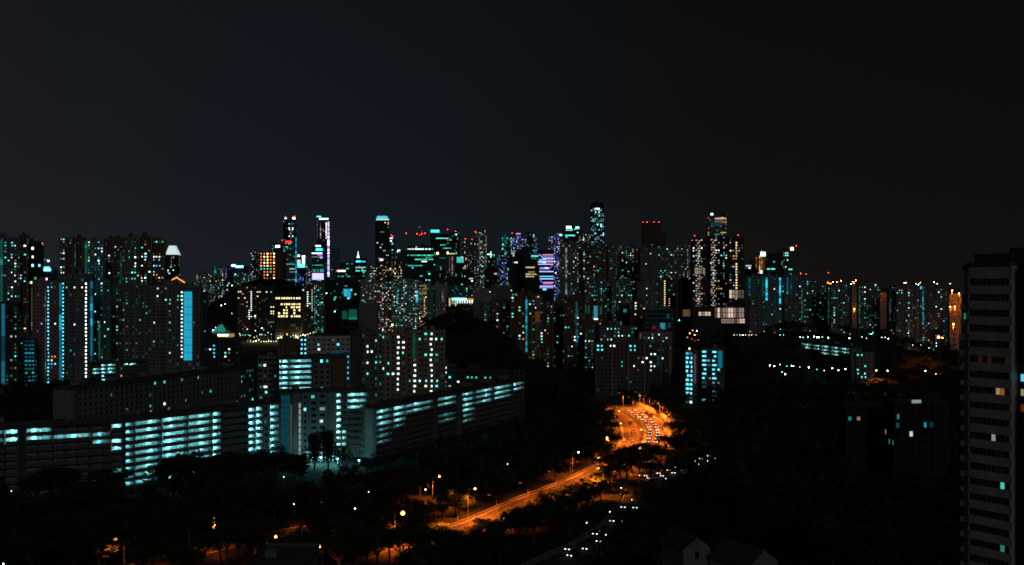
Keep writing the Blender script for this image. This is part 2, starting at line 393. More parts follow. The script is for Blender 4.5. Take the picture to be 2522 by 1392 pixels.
B(AT, 'tower', 574, 614, 674, 2350, 'squat block with a few green lit windows in front of the violet roof sign', 'condo', lit=.2, pal='office')
B(OT, 'tower', 617, 640, 617, 2900, 'dark narrow tower left of the orange lit block', 'condo', lit=.16, pal='pale', wall='dark')
B(OT, 'tower', 667, 703, 603, 3000, 'dim grey tower behind the orange lit block', 'glass', lit=.03, bars=[(689, 698, 607, 5, 'white4')], beacons=[(695, 592)])
b = B(OT, 'tower', 639, 705, 621, 2400, 'brown block with a grid of orange lit windows', 'office', -12, kd=.42, wall='brown', lit=0, fl=6.4, bw=7.2, ww=.36, wh=.4, tanks=1, side_lit=0,
  rows=[(645, 678, 627 + 7.3 * k, 'orange3', .45) for k in range(9)] + [(645, 672, 661, 'teal3', 1), (645, 651, 656, 'gold3', 1)],
  spots=[(x, 627 + 7.3 * k, 'gold4') for k in range(9) for x in (650, 661, 675)])
B(OT, 'tower', 697, 712, 545, 3400, 'dark slab of the twin tower carrying a red beacon', 'glass', 0, lit=.02, beacons=[(703, 534)], tanks=1, bars=[(701, 706, 538, 3, 'white3')])
B(OT, 'tower', 711, 730, 543, 3400, 'blue edged slab of the twin tower carrying a bright red beacon', 'glass', 0, wall='bluewall', lit=.03, beacons=[(722, 534), (725, 534)],
  strips=[(719, 546, 585, 1.5, 'blue1')], spots=[(x, y, 'white3') for x in (712, 720) for y in (560, 565, 583)], bars=[(721, 727, 538, 4, 'rose4')])
B(OT, 'tower', 703, 732, 595, 3000, 'teal glass office tower with a red roof sign and one pale lit edge', 'office', 0, wall='teal_paint', lit=.12, pal='office',
  bars=[(702, 717, 596, 6, 'red3')], strips=[(729, 585, 695, 2.4, 'sky2')], rows=[(706, 726, 651, 'teal2', .7), (714, 726, 662, 'white2', .8), (712, 726, 670, 'white1', .8), (706, 726, 688, 'white1', .8)], beacons=[(690, 600)])
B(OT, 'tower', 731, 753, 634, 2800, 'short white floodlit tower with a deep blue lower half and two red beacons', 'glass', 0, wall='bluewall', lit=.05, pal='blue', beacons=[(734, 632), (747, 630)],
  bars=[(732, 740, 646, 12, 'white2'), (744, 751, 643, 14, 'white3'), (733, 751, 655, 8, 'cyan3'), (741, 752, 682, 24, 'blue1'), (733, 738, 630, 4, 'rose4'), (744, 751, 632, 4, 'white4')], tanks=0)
B(OT, 'tower', 752, 769, 652, 2900, 'dark infill tower between the floodlit tower and the violet edged tower', 'condo', lit=.2, pal='pale')
B(OT, 'tower', 780, 812, 534, 3500, 'tall hollow tower with white top bars and violet lit edges', 'glass', 0, wall='bluewall', lit=.01, pal='violet', tanks=0,
  strips=[(809, 545, 682, 4.4, 'violet3'), (782, 541, 588, 2, 'violet0'), (789.5, 550, 588, 1.6, 'rose1'), (803.5, 549, 588, 1.8, 'rose3')],
  bars=[(779, 810, 533.5, 3, 'cyan3'), (786, 809, 539, 3.4, 'white3'), (781, 808, 543, 3, 'violet0')])
B(OT, 'tower', 768, 804, 607, 3100, 'stepped tower with glowing white rows of floors before the violet edged tower', 'office', 0, lit=.1, wall='bluewall', tanks=0,
  bars=[(777, 790, 606, 4, 'white3'), (778, 804, 615, 5, 'sky4'), (768, 804, 624, 3, 'white3'), (782, 804, 628, 3, 'violet2'), (788, 804, 634, 4, 'violet3'), (768, 796, 633, 1.6, 'white1'),
        (768, 797, 681, 16, 'violet3'), (780, 790, 690, 6, 'cyan2')], rows=[(769, 797, 652, 'teal2', .8), (769, 797, 663, 'teal2', .5), (769, 797, 668, 'cyan2', .5)])
B(OT, 'tower', 816, 838, 612, 3200, 'dim teal tower just right of the violet edged tower', 'office', lit=.08, wall='teal_paint', pal='office')
B(OT, 'tower', 838, 875, 648, 3000, 'low blue grey tower with a thin mast right of the dim teal tower', 'office', lit=.06, wall='bluewall', beacons=[])
B(OT, 'tower', 828, 869, 669, 2500, 'teal windowed block with a white bar sign and red dot on its roof', 'office', 0, lit=.18, pal='office', bars=[(831, 851, 667.5, 4, 'white3'), (828, 832, 667, 4, 'red3')],
  rows=[(835, 862, 683, 'teal2', .5), (848, 863, 722, 'cyan2', 1), (848, 863, 730, 'cyan2', 1)])
def spire(b, root):
    Y = b.Y; x = (882 - 887.5) / F * Y; z = b.top; mb = MB()
    mb.box(x - 4, x + 4, -3, 3, z, z + 8, 'white3', 2.5); mb.box(x - 1.2, x + 1.2, -1.2, 1.2, z + 8, z + 18, 'white3', .8); mb.build('crown_panel', root)
B(OT, 'tower', 872, 903, 636, 2800, 'tower with a lit white spire and a blue lettering band', 'office', 0, lit=.2, pal='office', tanks=0, crown=[spire],
  bars=[(877, 889, 644, 3.4, 'sky4'), (891, 900, 644.5, 3, 'sky3')], rows=[(876, 900, 658, 'white2', .6), (878, 902, 667, 'teal3', .6), (890, 905, 657, 'white2', .5)])
B(OT, 'tower', 924, 960, 543, 3000, 'tall dark tower under a bright white flat topped crown', 'office', 0, lit=.22, pal='pale', tanks=0, crown=[pyramid(532, 543, 930, 954, 927, 958, 'cyan2')],
  bars=[(927, 958, 541, 3, 'white2')], spots=[(959, 549, 'gold4')], bw=4.4, ww=.6)
B(OT, 'tower', 958, 972, 588, 3100, 'slim pale sided tower with a red beacon behind the white crowned tower', 'glass', 0, lit=.05, wall='bluewall', beacons=[(964, 580), (967, 582)], bars=[(960, 967, 587, 3, 'white3')])
B(OT, 'tower', 974, 1004, 618, 2900, 'tower with a gold bar sign and thin lit roof edge', 'office', 0, lit=.06, wall='bluewall', tanks=0, bars=[(979, 1003, 617, 3.4, 'rose3'), (965, 1003, 622.5, 2, 'sky1'), (968, 978, 634, 5, 'warm0')])
B(AT, 'tower', 905, 930, 655, 2500, 'small tower with warm windows at the foot of the white crowned tower', 'condo', lit=.22, spots=[(920, 669, 'gold3'), (921, 676, 'rose3'), (919, 682, 'cyan2')])
B(OT, 'tower', 929, 990, 641, 2350, 'broad dark brown tower topped by a pink light', 'condo', lit=.12, pal='gold', wall='brown', bars=[(936, 943, 640, 4, 'pink4')], rows=[(950, 970, 664, 'gold2', .6), (950, 990, 682, 'white2', .5)], strips=[(970, 680, 695, 2.5, 'teal2')])
B(OT, 'tower', 1003, 1069, 606, 2600, 'broad office block with many green lit floors', 'office', 0, lit=.42, pal='office', fl=4.8, rows=[(1004, 1068, 612, 'green3', .9), (1010, 1060, 615, 'white3', .7), (1004, 1040, 653, 'teal2', .9), (1004, 1060, 630, 'teal2', .6), (1030, 1066, 631, 'green3', .8), (1040, 1052, 643, 'white3', .9)])
B(OT, 'tower', 1060, 1113, 577, 2850, 'taller office tower with a teal roof sign and scattered green floors', 'office', 0, lit=.3, pal='office', bars=[(1061, 1082, 569.5, 6.5, 'teal3')],
  rows=[(1074, 1090, 586, 'teal3', .8), (1092, 1106, 588, 'white2', .7), (1090, 1100, 603, 'teal2', .9)], beacons=[(1102, 566)])
B(OT, 'tower', 1113, 1132, 572, 2950, 'dark narrow tower with a red beacon right of the teal roof sign', 'glass', 0, lit=.03, beacons=[(1122, 570)])
B(OT, 'tower', 1075, 1121, 627, 2450, 'grey tower with two golden lamps and one tall pale strip', 'office', 0, wall='grey', lit=.06, tanks=0, bars=[(1076, 1080, 624, 5, 'gold4'), (1101, 1104, 623, 5, 'gold4'), (1105, 1120, 625, 2.6, 'gold2'), (1083, 1098, 636, 2, 'sky1')],
  strips=[(1114, 632, 680, 2.6, 'rose1'), (1107, 632, 672, 1.5, 'rose0')])
B(OT, 'tower', 1124, 1148, 648, 2350, 'short tower with a glowing teal roof panel', 'office', 0, lit=.14, pal='office', tanks=0, bars=[(1125, 1142, 640, 14, 'teal2')], beacons=[(1154, 640), (1138, 633)])
B(OT, 'tower', 1137, 1168, 592, 2700, 'dim stone tower with two faint red beacons', 'condo', lit=.06, pal='pale', beacons=[(1146, 589), (1170, 590)])
B(OT, 'tower', 1168, 1200, 572, 2550, 'tall grey tower with two red beacons and pale corner strips', 'condo', 0, lit=.16, pal='pale', beacons=[(1171, 571), (1194, 569)], strips=[(1181, 580, 660, 1.4, 'white0'), (1197, 580, 690, 2, 'rose0')])
B(OT, 'tower', 1199, 1222, 622, 2800, 'dark tower with a white flag shaped sign', 'glass', 0, lit=.05, bars=[(1200, 1209, 626.5, 2.4, 'white3'), (1207.5, 1210.5, 627, 15, 'cyan3')])
B(OT, 'tower', 1224, 1251, 628, 2250, 'dark block dotted with deep blue and violet lights', 'condo', 0, lit=.5, pal='blue', wall='dark', fl=3.6, bw=3.4, beacons=[(1247, 687)])
B(OT, 'tower', 1236, 1257, 585, 3000, 'slim tower with a curved teal lit crown', 'glass', 0, wall='teal_paint', lit=.1, bars=[(1241, 1247, 581, 8, 'sky0'), (1238, 1243, 592, 10, 'teal0')])
B(OT, 'tower', 1258, 1270, 585, 3050, 'left and lower of the three violet lit tower tops', 'condo', 0, lit=.7, pal='violet', fl=4.5, beacons=[(1261, 575)], tanks=0)
B(OT, 'tower', 1271, 1283, 574, 3080, 'tallest of the three violet lit tower tops with a pink roof', 'condo', 0, lit=.8, pal='violet', fl=4.5, tanks=0, bars=[(1271, 1282, 576, 3, 'pink2')])
B(OT, 'tower', 1284, 1296, 588, 3060, 'right and lowest of the three violet lit tower tops', 'condo', 0, lit=.5, pal='violet', fl=4.5, tanks=0)
B(OT, 'tower', 1296, 1316, 577, 3300, 'dark tower right of the three violet lit tower tops', 'glass', lit=.03)
B(OT, 'tower', 1315, 1325, 586, 3000, 'lone narrow violet topped tower before the media facade', 'condo', 0, lit=.5, pal='violet', fl=4.5, tanks=0)
B(OT, 'tower', 1253, 1305, 616, 2100, 'rounded dark office block with few lights under the violet tower tops', 'office', 0, lit=.04, pal='office', wall='dark', rows=[(1258, 1268, 625, 'white2', .9), (1258, 1272, 607, 'teal2', 1)], spots=[(1268, 645, 'gold3'), (1276, 644, 'white3')])
B(OT, 'tower', 1290, 1326, 628, 2050, 'dark block with yellow lit floors beside the media facade', 'office', 0, lit=.0, wall='dark', rows=[(1295, 1318, 660, 'gold2', .8), (1297, 1318, 672, 'gold1', .8), (1298, 1318, 677, 'gold2', .8), (1292, 1318, 683, 'gold2', .9), (1310, 1326, 626, 'teal3', .9), (1310, 1324, 635, 'teal1', .8)])
def media(b, root):          # screens of neon bars on the facade
    Y = b.Y
    def bar(xa, ya, xb, yb, hp, m):
        mb = MB(); hw = hp / 2 / F * Y; p = [((x - 1345) / F * Y, H - (y - CY) / F * Y) for x, y in ((xa, ya), (xb, yb))]
        yy = -b.d / 2; mb.quad([(p[0][0], yy - .62, p[0][1] - hw), (p[1][0], yy - .62, p[1][1] - hw), (p[1][0], yy - .62, p[1][1] + hw), (p[0][0], yy - .62, p[0][1] + hw)], m)
        x0, x1 = p[0][0], p[1][0]
        if ya == yb: mb.box(x0, x1, yy - .6, yy - .1, p[0][1] - hw, p[0][1] + hw, 'steel')
        mb.build('neon_bar', root)
    for a in [(1336, 628, 1363, 628, 3, 'pink2'), (1326, 628, 1330, 628, 2, 'violet2'), (1330, 628, 1338, 637, 2, 'violet3'), (1338, 633, 1363, 633, 2, 'violet2'), (1337, 637, 1363, 637, 2.6, 'violet3'), (1327, 640, 1344, 640, 3, 'sky3'),
              (1325, 645, 1345, 645, 3.5, 'violet3'), (1345, 644, 1363, 644, 5, 'pink2'), (1335, 647, 1344, 647, 2, 'sky4'), (1325, 651, 1362, 651, 2, 'violet3'), (1362, 652, 1353, 662, 2, 'violet2'), (1329, 661, 1353, 661, 5, 'violet2'), (1341, 660, 1350, 660, 2, 'violet4'),
              (1328, 669, 1363, 669, 2.2, 'violet3'), (1329, 681, 1363, 681, 3, 'sky3'), (1329, 687, 1363, 687, 2.2, 'violet3'), (1330, 691, 1338, 699, 1.8, 'violet2'), (1338, 696, 1363, 696, 3, 'pink2'), (1338, 699, 1360, 699, 2, 'violet2'), (1329, 705, 1363, 705, 2, 'violet3'), (1329, 708.5, 1363, 708.5, 3, 'violet2'),
              (1337, 713, 1345, 713, 4, 'cyan3')]: bar(*a)
B('media_tower', 'tower', 1325, 1365, 617, 1900, 'dark tower covered in violet, pink and cyan neon bars', 'glass', 0, lit=0, wall='dark', tanks=1, crown=[media])
B(OT, 'tower', 1351, 1364, 582, 3000, 'left violet lit tower top right of the media facade', 'condo', 0, lit=.55, pal='violet', fl=4.5, tanks=0)
B(OT, 'tower', 1364, 1386, 574, 3050, 'wider violet lit tower top with one white lamp', 'condo', 0, lit=.6, pal='violet', fl=4.5, tanks=0, bars=[(1378, 1384, 579, 3.5, 'cyan4')])
B(OT, 'tower', 1385, 1428, 563, 2900, 'blue tower with two bright white roof lights', 'office', 0, lit=.12, pal='office', tanks=0, bars=[(1395, 1407, 560, 5, 'white4'), (1418, 1426, 561, 5, 'cyan4'), (1393, 1410, 567, 2, 'teal3'), (1392, 1416, 580, 2.4, 'teal3'), (1393, 1398, 584, 4, 'teal2')], spots=[(1423, 571, 'white3')])
B(OT, 'tower', 1426, 1455, 577, 2800, 'dark tower with stray white windows left of the round topped tower', 'condo', lit=.2, pal='pale')
B(OT, 'tower', 1453, 1488, 512, 2650, 'tallest round topped tower with teal and white windows', 'condo', 0, lit=.34, pal='cool', fl=4.2, bw=4.6, tanks=0, wall='dark', ww=.7, wh=.66, crown=[lambda b, r: round_top(b, r)],
  spots=[(1469, 514, 'white4'), (1477, 514, 'white4'), (1477, 518, 'cyan3'), (1467, 525, 'white3'), (1477, 525, 'white3')])
B(OT, 'tower', 1581, 1628, 549, 2450, 'brown tower with a row of four red beacons', 'office', 0, lit=.01, wall='brown', beacons=[(1583, 548), (1594, 548), (1610, 548), (1623, 548)], bars=[(1603, 1613, 555, 9, 'dark')])
B(OT, 'tower', 1612, 1640, 573, 2500, 'lower brown tower with a single red beacon', 'office', 0, lit=.01, wall='brown', beacons=[(1634, 575), (1591, 580)])
B(OT, 'tower', 1738, 1790, 534, 2100, 'tall tower with warm lit top floors and a white roof corner', 'condo', 0, lit=.05, pal='gold', tanks=0, fl=4, wall='grey',
  bars=[(1742, 1750, 528, 5, 'white3'), (1761, 1788, 538, 2.4, 'rose2'), (1775, 1788, 573, 1.6, 'warm2'), (1760, 1774, 578, 4, 'teal1'), (1738, 1751, 553, 10, 'sky0')],
  rows=[(1760, 1787, 542, 'orange2', .8), (1760, 1787, 547, 'warm2', .6)], spots=[(1766, 543, 'gold4'), (1779, 544, 'gold4'), (1770, 547, 'gold3'), (1781, 579, 'gold3'), (1770, 585, 'gold2')], crown=[lambda b, r: slant_fins(b, r)])
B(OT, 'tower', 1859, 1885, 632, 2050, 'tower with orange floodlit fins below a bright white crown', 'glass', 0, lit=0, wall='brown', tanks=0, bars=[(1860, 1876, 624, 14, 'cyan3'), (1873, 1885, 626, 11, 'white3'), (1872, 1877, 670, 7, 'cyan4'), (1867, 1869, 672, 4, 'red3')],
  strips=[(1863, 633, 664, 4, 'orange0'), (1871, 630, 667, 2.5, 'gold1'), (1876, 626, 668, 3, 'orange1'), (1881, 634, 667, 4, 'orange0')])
B(OT, 'tower', 1834, 1860, 652, 2100, 'low dark tower with white rows left of the orange floodlit fins', 'office', 0, lit=.2, pal='pale', rows=[(1836, 1854, 653, 'white2', .8), (1836, 1854, 662, 'white3', .8)])
B(OT, 'tower', 1886, 1909, 625, 2000, 'plain dark tower right of the orange floodlit fins', 'office', 0, lit=.08, rows=[(1892, 1908, 660, 'teal3', .8)], spots=[(1910, 660, 'white4')])
B(OT, 'tower', 1907, 1929, 622, 2150, 'brown sided tower between two dark office towers', 'glass', 0, lit=.01, wall='brown')
B(OT, 'tower', 1928, 1966, 609, 2000, 'office tower with teal floor rows and a golden roof lamp', 'office', 0, lit=.03, wall='grey', bars=[(1947, 1954, 613, 7, 'gold4')], rows=[(1930, 1944, 621, 'teal2', .8), (1930, 1944, 625, 'white2', .7), (1930, 1944, 629, 'teal3', .9), (1931, 1948, 641, 'white2', .7), (1945, 1950, 666, 'teal3', 1), (1930, 1938, 657, 'white2', .8)], beacons=[(1943, 675), (1961, 606)])
for x0, x1, t, Y, p, lab in [(553, 575, 690, 2150, 'pale', 'small dark block at the foot of the violet roof sign'), (800, 830, 690, 2300, 'office', 'low teal block below the stepped tower'), (868, 902, 684, 2100, 'office', 'plain block below the spire tower'),
        (1140, 1170, 672, 2000, 'pale', 'low pale block under the teal roof panel'), (1195, 1226, 660, 2000, 'office', 'narrow block under the flag shaped sign'), (1060, 1102, 668, 2200, 'office', 'middle block below the two golden lamps')]:
    B(OT, 'tower', x0, x1, t, Y, lab, 'office', lit=.2, pal=p)
# tower crane on the skyline, with red work lights
def crane(px, ytop, ybase, xa, xb, Y):
    X = lambda p: (p - CX) / F * Y; Z = lambda p: H - (p - CY) / F * Y
    t = thing('tower_crane', 'red lit tower crane standing above the green office block', 'crane', (X(px), Y, 0)); x0 = X(px)
    m = MB(); z0, z1 = 0, Z(ytop)
    for sx in (-1.2, 1.2):
        for sy in (-1.2, 1.2): m.tube((sx, sy, z0), (sx, sy, z1), .25, .25, 'steel', 4)
    for k in range(40):
        za, zb = z0 + (z1 - z0) * k / 40, z0 + (z1 - z0) * (k + 1) / 40; s = 1.2 if k % 2 else -1.2
        m.tube((-s, -1.2, za), (s, -1.2, zb), .15, .15, 'steel', 4)
    m.build('mast', t)
    j = MB(); zj = Z(575.5); a, b_ = X(xa) - x0, X(xb) - x0
    for zo in (0, 2.2): j.tube((a, 0, zj + zo * .5), (b_, 0, zj + zo), .3, .3, 'car_red', 4)
    for k in range(24):
        u = a + (b_ - a) * k / 24; v = a + (b_ - a) * (k + 1) / 24; j.tube((u, 0, zj if k % 2 else zj + 1.6), (v, 0, zj + 1.6 if k % 2 else zj), .18, .18, 'car_red', 4)
    jo = j.build('jib', t)
    c = MB(); c.box(-2, 4, -2, 2, zj - 6, zj - .5, 'red2', 1); c.build('cab', t)
    c = MB(); c.box(4, 7, -1, 1, zj + 2, zj + 12, 'violet0', .6); c.build('apex_frame', t)
    for p, q in ((1000, 575), (1033, 559), (1047, 575), (1039, 576), (1027, 576)):
        l = MB(); l.ball((X(p) - x0, 0, Z(q)), .9, 'red5' if p != 1033 else 'red4', 6, 3); l.build('beacon', jo)
crane(1034, 572, 610, 1000, 1049, 3050)

# ------------------------------------------------------------------ right hand districts (1.0 to 1.7 km)
B(AT, 'tower', 1378, 1436, 598, 1560, 'grey flats with one tall dotted white stair strip', 'hdb', 0, lit=.12, pal='pale', strips=[(1394.5, 611, 687, 4, 'white0'), (1394.5, 696, 725, 4, 'white0')], ww=.4)
B(AT, 'tower', 1436, 1492, 600, 1540, 'flats speckled with teal and warm windows below the round topped tower', 'hdb', -8, lit=.16, wall='brown', tanks=2,
  spots=[(1436, 628, 'gold3'), (1455, 634, 'gold3'), (1436, 640, 'white3'), (1454, 630, 'white2'), (1448, 647, 'rose2'), (1436, 661, 'white3'), (1437, 680, 'white4')])
B(AT, 'tower', 1462, 1500, 603, 1640, 'tower with white top windows and a cyan lit middle', 'condo', 0, lit=.14, pal='cool', rows=[(1465, 1492, 604, 'white2', .6), (1465, 1487, 609, 'teal2', .7), (1465, 1476, 621, 'white3', 1)],
  strips=[(1479, 618, 640, 5, 'sky1'), (1471, 663, 690, 9, 'teal0'), (1482, 658, 672, 3, 'cyan1')])
B(AT, 'tower', 1492, 1545, 606, 1600, 'flats with a thin grey corner strip right of the cyan lit tower', 'hdb', 8, lit=.13, strips=[(1517, 617, 686, 1.5, 'white0')], spots=[(1534, 625, 'white3'), (1534, 642, 'gold3'), (1533, 664, 'teal3')])
B(AT, 'tower', 1545, 1573, 607, 1560, 'narrow flats with green and rose windows', 'hdb', lit=.16, rows=[(1526, 1556, 667, 'teal3', .6)], spots=[(1553, 631, 'rose3'), (1561, 631, 'rose2')], wall='brown')
B(AT, 'tower', 1571, 1622, 612, 1500, 'pale ribbed tower with hardly any lit window', 'flats', 8, lit=.025, wall='pale', ww=.35, spots=[(1601, 624, 'white4'), (1592, 650, 'white3')], tanks=2)
B(AT, 'tower', 1620, 1682, 606, 1560, 'flats with rose and teal windows left of the stippled condominium', 'hdb', -9, lit=.18, spots=[(1643, 615, 'white4'), (1656, 630, 'white4'), (1629, 667, 'teal3'), (1640, 667, 'teal3'), (1630, 683, 'white3'), (1655, 673, 'white3'), (1622, 629, 'white4')])
B(AT, 'tower', 1672, 1710, 604, 1620, 'dim flats half hidden by the stippled condominium', 'hdb', lit=.22, pal='pale')
B(AT, 'tower', 1432, 1506, 693, 1420, 'lower flats in the second row right of the media facade', 'hdb', 8, lit=.2, tanks=2)
B(AT, 'tower', 1506, 1570, 692, 1400, 'lower flats in the second row with a few golden windows', 'hdb', -8, lit=.17, spots=[(1534, 727, 'gold3'), (1526, 744, 'rose4'), (1549, 728, 'teal3')])
B(AT, 'tower', 1563, 1622, 697, 1380, 'pale ribbed lower flats almost wholly dark', 'flats', 8, lit=.03, wall='pale', ww=.35, tanks=2, spots=[(1592, 711, 'white3'), (1590, 725, 'white2')])
B(AT, 'tower', 1620, 1668, 690, 1420, 'flats with a column of yellow stair lights', 'hdb', 0, lit=.08, wall='beige', dots=[(1638, 692, 758, 'gold3'), (1646, 732, 758, 'gold2')], spots=[(1637, 752, 'white4')])
B(AT, 'tower', 1664, 1706, 690, 1370, 'brown block with a large grid of unlit windows', 'flats', 0, lit=0, wall='brown', fl=3.4, bw=4.5, ww=.7, wh=.7, bars=[(1682, 1702, 771, 17, 'warm0')])
CG = 'condominium towers with stippled stair lights'
def stipple(b, root, cols):
    mb = MB(); Y = b.Y
    for x0, x1, ya, yb in cols:
        k = 0; y = ya
        while y < yb:
            for q, x in enumerate((x0, (x0 + x1) / 2, x1)):
                if (k + q) % 2 == 0 or rng.random() < .25:
                    fc, u, z = b.local(x, y + q); h = .55
                    if fc == 'f': b.slab(mb, 'f', u - .7, u + .7, z - h, z + h, .25, .2, rng.choice(('rose1', 'rose2', 'warm2', 'white2')))
            k += 1; y += 6.2
    mb.build('stair_light', root, 'stuff')
def glazing(b, root, rects):      # tall lit glass halls between fins
    for x0, x1, ya, yb, m in rects:
        fc, u0, za = b.local(x0, yb); _, u1, zb = b.local(x1, ya)
        n = max(2, int((u1 - u0) / 3)); mb = MB(); fn = MB(); za = max(.5, za)
        for k in range(n):
            a = u0 + (u1 - u0) * k / n; c = u0 + (u1 - u0) * (k + 1) / n
            mb.quad([(a, -b.d / 2 - .2, za), (c, -b.d / 2 - .2, za), (c, -b.d / 2 - .2, zb), (a, -b.d / 2 - .2, zb)], m + rng.choice('0112'))
            fn.box(a - .3, a + .3, -b.d / 2 - .8, -b.d / 2 - .25, za, zb, 'brown')
        for z in (za, (za + zb) / 2, zb): fn.box(u0, u1, -b.d / 2 - .75, -b.d / 2 - .28, z - .3, z + .3, 'brown')
        mb.build('lit_glazing', root); fn.build('glazing_fin', root)
b = B(AT, 'tower', 1701, 1738, 588, 1330, 'left condominium tower with a zigzag of stair lights and two red beacons', 'condo', 0, lit=.1, wall='dark', beacons=[(1711, 581), (1705, 593)], kd=.8,
      crown=[lambda b, r: stipple(b, r, [(1715, 1723, 592, 796)]), lambda b, r: glazing(b, r, [(1702, 1711, 659, 675, 'rose'), (1724, 1736, 660, 675, 'rose'), (1702, 1714, 765, 795, 'rose')])], spots=[(1710, 610, 'white3'), (1710, 621, 'white3'), (1710, 631, 'cyan3'), (1709, 699, 'white4'), (1709, 714, 'cyan3')])
B(AT, 'tower', 1742, 1792, 582, 1380, 'middle condominium tower with white and teal floors beside its zigzag stair lights', 'condo', 0, lit=.13, wall='dark', kd=.8,
  crown=[lambda b, r: stipple(b, r, [(1753, 1760, 590, 790)])], rows=[(1762, 1770, 615, 'teal3', 1), (1762, 1770, 619, 'white3', 1), (1762, 1769, 625, 'white2', 1), (1762, 1773, 694, 'gold2', .7), (1762, 1776, 710, 'gold2', .7), (1764, 1775, 746, 'gold1', .9)],
  spots=[(1780, 610, 'rose4'), (1742, 604, 'teal4'), (1780, 655, 'cyan3'), (1790, 634, 'white3'), (1791, 630, 'teal3'), (1753, 650, 'white3')])
B(AT, 'tower', 1790, 1832, 588, 1340, 'right condominium tower with one straight line of stair lights', 'condo', 0, lit=.1, wall='dark', kd=.8, beacons=[(1818, 580)],
  dots=[(1815, 597, 612, 'warm3'), (1815, 648, 742, 'warm3'), (1815, 612, 640, 'warm2')], rows=[(1799, 1812, 619, 'teal2', .9), (1806, 1814, 630, 'orange3', .9), (1806, 1814, 635, 'orange2', .9)], crown=[lambda b, r: glazing(b, r, [(1778, 1832, 714, 735, 'rose')])])
B('podium_block', 'block', 1700, 1834, 757, 1310, 'long glowing glass podium under the condominium towers', 'condo', 0, kd=.2, lit=0, wall='dark', tanks=0,
  crown=[lambda b, r: glazing(b, r, [(1720, 1750, 768, 778, 'rose'), (1760, 1832, 758, 783, 'rose'), (1701, 1834, 785, 796, 'rose')])])
# teal lit flats and their neighbours
for x0, x1, t, st, lab in [(1834, 1872, 681, [(1846, 685, 735, 3, 'sky1')], 'teal lit flats with one bright cyan strip, left of four alike'),
        (1866, 1905, 680, [(1888, 684, 740, 4, 'sky2'), (1879, 684, 730, 1.5, 'teal0')], 'teal lit flats with a wide bright cyan strip'),
        (1900, 1932, 684, [(1921, 684, 748, 3.4, 'sky2')], 'teal lit flats with two warm windows beside the cyan strip'),
        (1926, 1966, 680, [(1939.5, 684, 725, 2.4, 'sky1'), (1949, 686, 724, 2.4, 'sky0')], 'teal lit flats with a pair of cyan strips')]:
    B(AT, 'tower', x0, x1, t, 1250, lab, 'flats', 0, lit=.03, wall='teal_paint', ww=.4, strips=st, spots=[(1910, 710, 'warm3'), (1910, 714, 'rose3')] if x0 == 1900 else [])
B(AT, 'tower', 1840, 1879, 731, 1120, 'plain grey flats in front of the teal lit flats on the left', 'flats', 0, lit=.04, wall='pale', ww=.4, wh=.35)
B(AT, 'tower', 1927, 1966, 733, 1120, 'plain grey flats in front of the pair of cyan strips', 'flats', 0, lit=.05, wall='pale', ww=.4, wh=.35)
for x0, x1, t, Y, a, st, sp, lab in [(1964, 2036, 691, 1330, -10, [(1975, 708, 795, 2, 'teal0')], [(1990, 695, 'sky3'), (1990, 700, 'sky3'), (1969, 704, 'white3')], 'dark flats with a cyan window cluster at the top, right of the teal lit flats'),
        (2034, 2093, 701, 1290, 9, [(2041, 712, 800, 2, 'teal0')], [(2081, 745, 'cyan4'), (2068, 716, 'white3'), (2056, 778, 'white3'), (2056, 773, 'teal3')], 'flats with a teal corner strip left of the orange lit gap'),
        (2110, 2166, 699, 1310, -9, [(2116, 712, 790, 2, 'teal0')], [(2130, 708, 'white4'), (2158, 697, 'white4'), (2130, 721, 'white3'), (2131, 739, 'white3')], 'flats with white windows between two orange lit gaps'),
        (2190, 2264, 706, 1260, 10, [(2193, 714, 790, 3, 'teal1')], [(2210, 721, 'teal3'), (2239, 721, 'white3'), (2238, 727, 'teal3'), (2223, 722, 'teal3'), (2238, 761, 'white3'), (2237, 745, 'teal3')], 'large flats with teal dots right of the second orange gap'),
        (2258, 2334, 705, 1280, -9, [(2273, 712, 800, 2.4, 'sky1'), (2268, 705, 712, 4, 'cyan2')], [(2322, 790, 'sky4'), (2313, 717, 'white3'), (2321, 731, 'white2'), (2321, 764, 'white3'), (2305, 753, 'white3'), (2290, 797, 'white2')], 'large flats with one cyan strip beside the orange lit port')]:
    B(AT, 'tower', x0, x1, t, Y, lab, 'hdb', a, lit=.11, strips=st, spots=sp, wall='grey', tanks=2)
# the port: floodlit stacks and masts on the horizon
sod = bpy.data.lights.new('sodium_flood', 'POINT'); sod.color = (1, .22, .02); sod.energy = 4200; sod.shadow_soft_size = .6
def port_block(x0, x1, t, Y, lab, lamps):
    b = B('port_warehouse', 'warehouse', x0, x1, t, Y, lab, 'flats', 0, lit=.0, wall='beige', tanks=0, fl=6, bw=8, ww=.3, wh=.3)
    for px, py in lamps:
        X, Z = (px - CX) / F * (Y - 14), H - (py - CY) / F * (Y - 14)
        o = thing('flood_mast', 'tall orange flood lamp mast lighting the port', 'lamp', (X, Y - 14, 0), 0, 'flood lamp masts at the port')
        m = MB(); m.tube((0, 0, 0), (0, 0, Z), .5, .3, 'steel'); m.build('pole', o)
        m = MB(); m.ball((0, 0, Z + .6), 1.0, 'orange5', 6, 3); h = m.build('lamp_head', o)
        l = bpy.data.objects.new('lamp_light', sod); col.objects.link(l); l.parent = o; l.location = (0, -1, Z - 3)
port_block(2096, 2111, 703, 1900, 'tall orange floodlit warehouse in the first gap of flats', [(2104, 762)])
port_block(2162, 2183, 722, 1900, 'lower orange floodlit warehouse in the second gap of flats', [(2166, 718)])
port_block(2332, 2368, 725, 1700, 'orange floodlit warehouse left of the near dark tower', [(2345, 717), (2362, 724), (2340, 757), (2352, 757)])
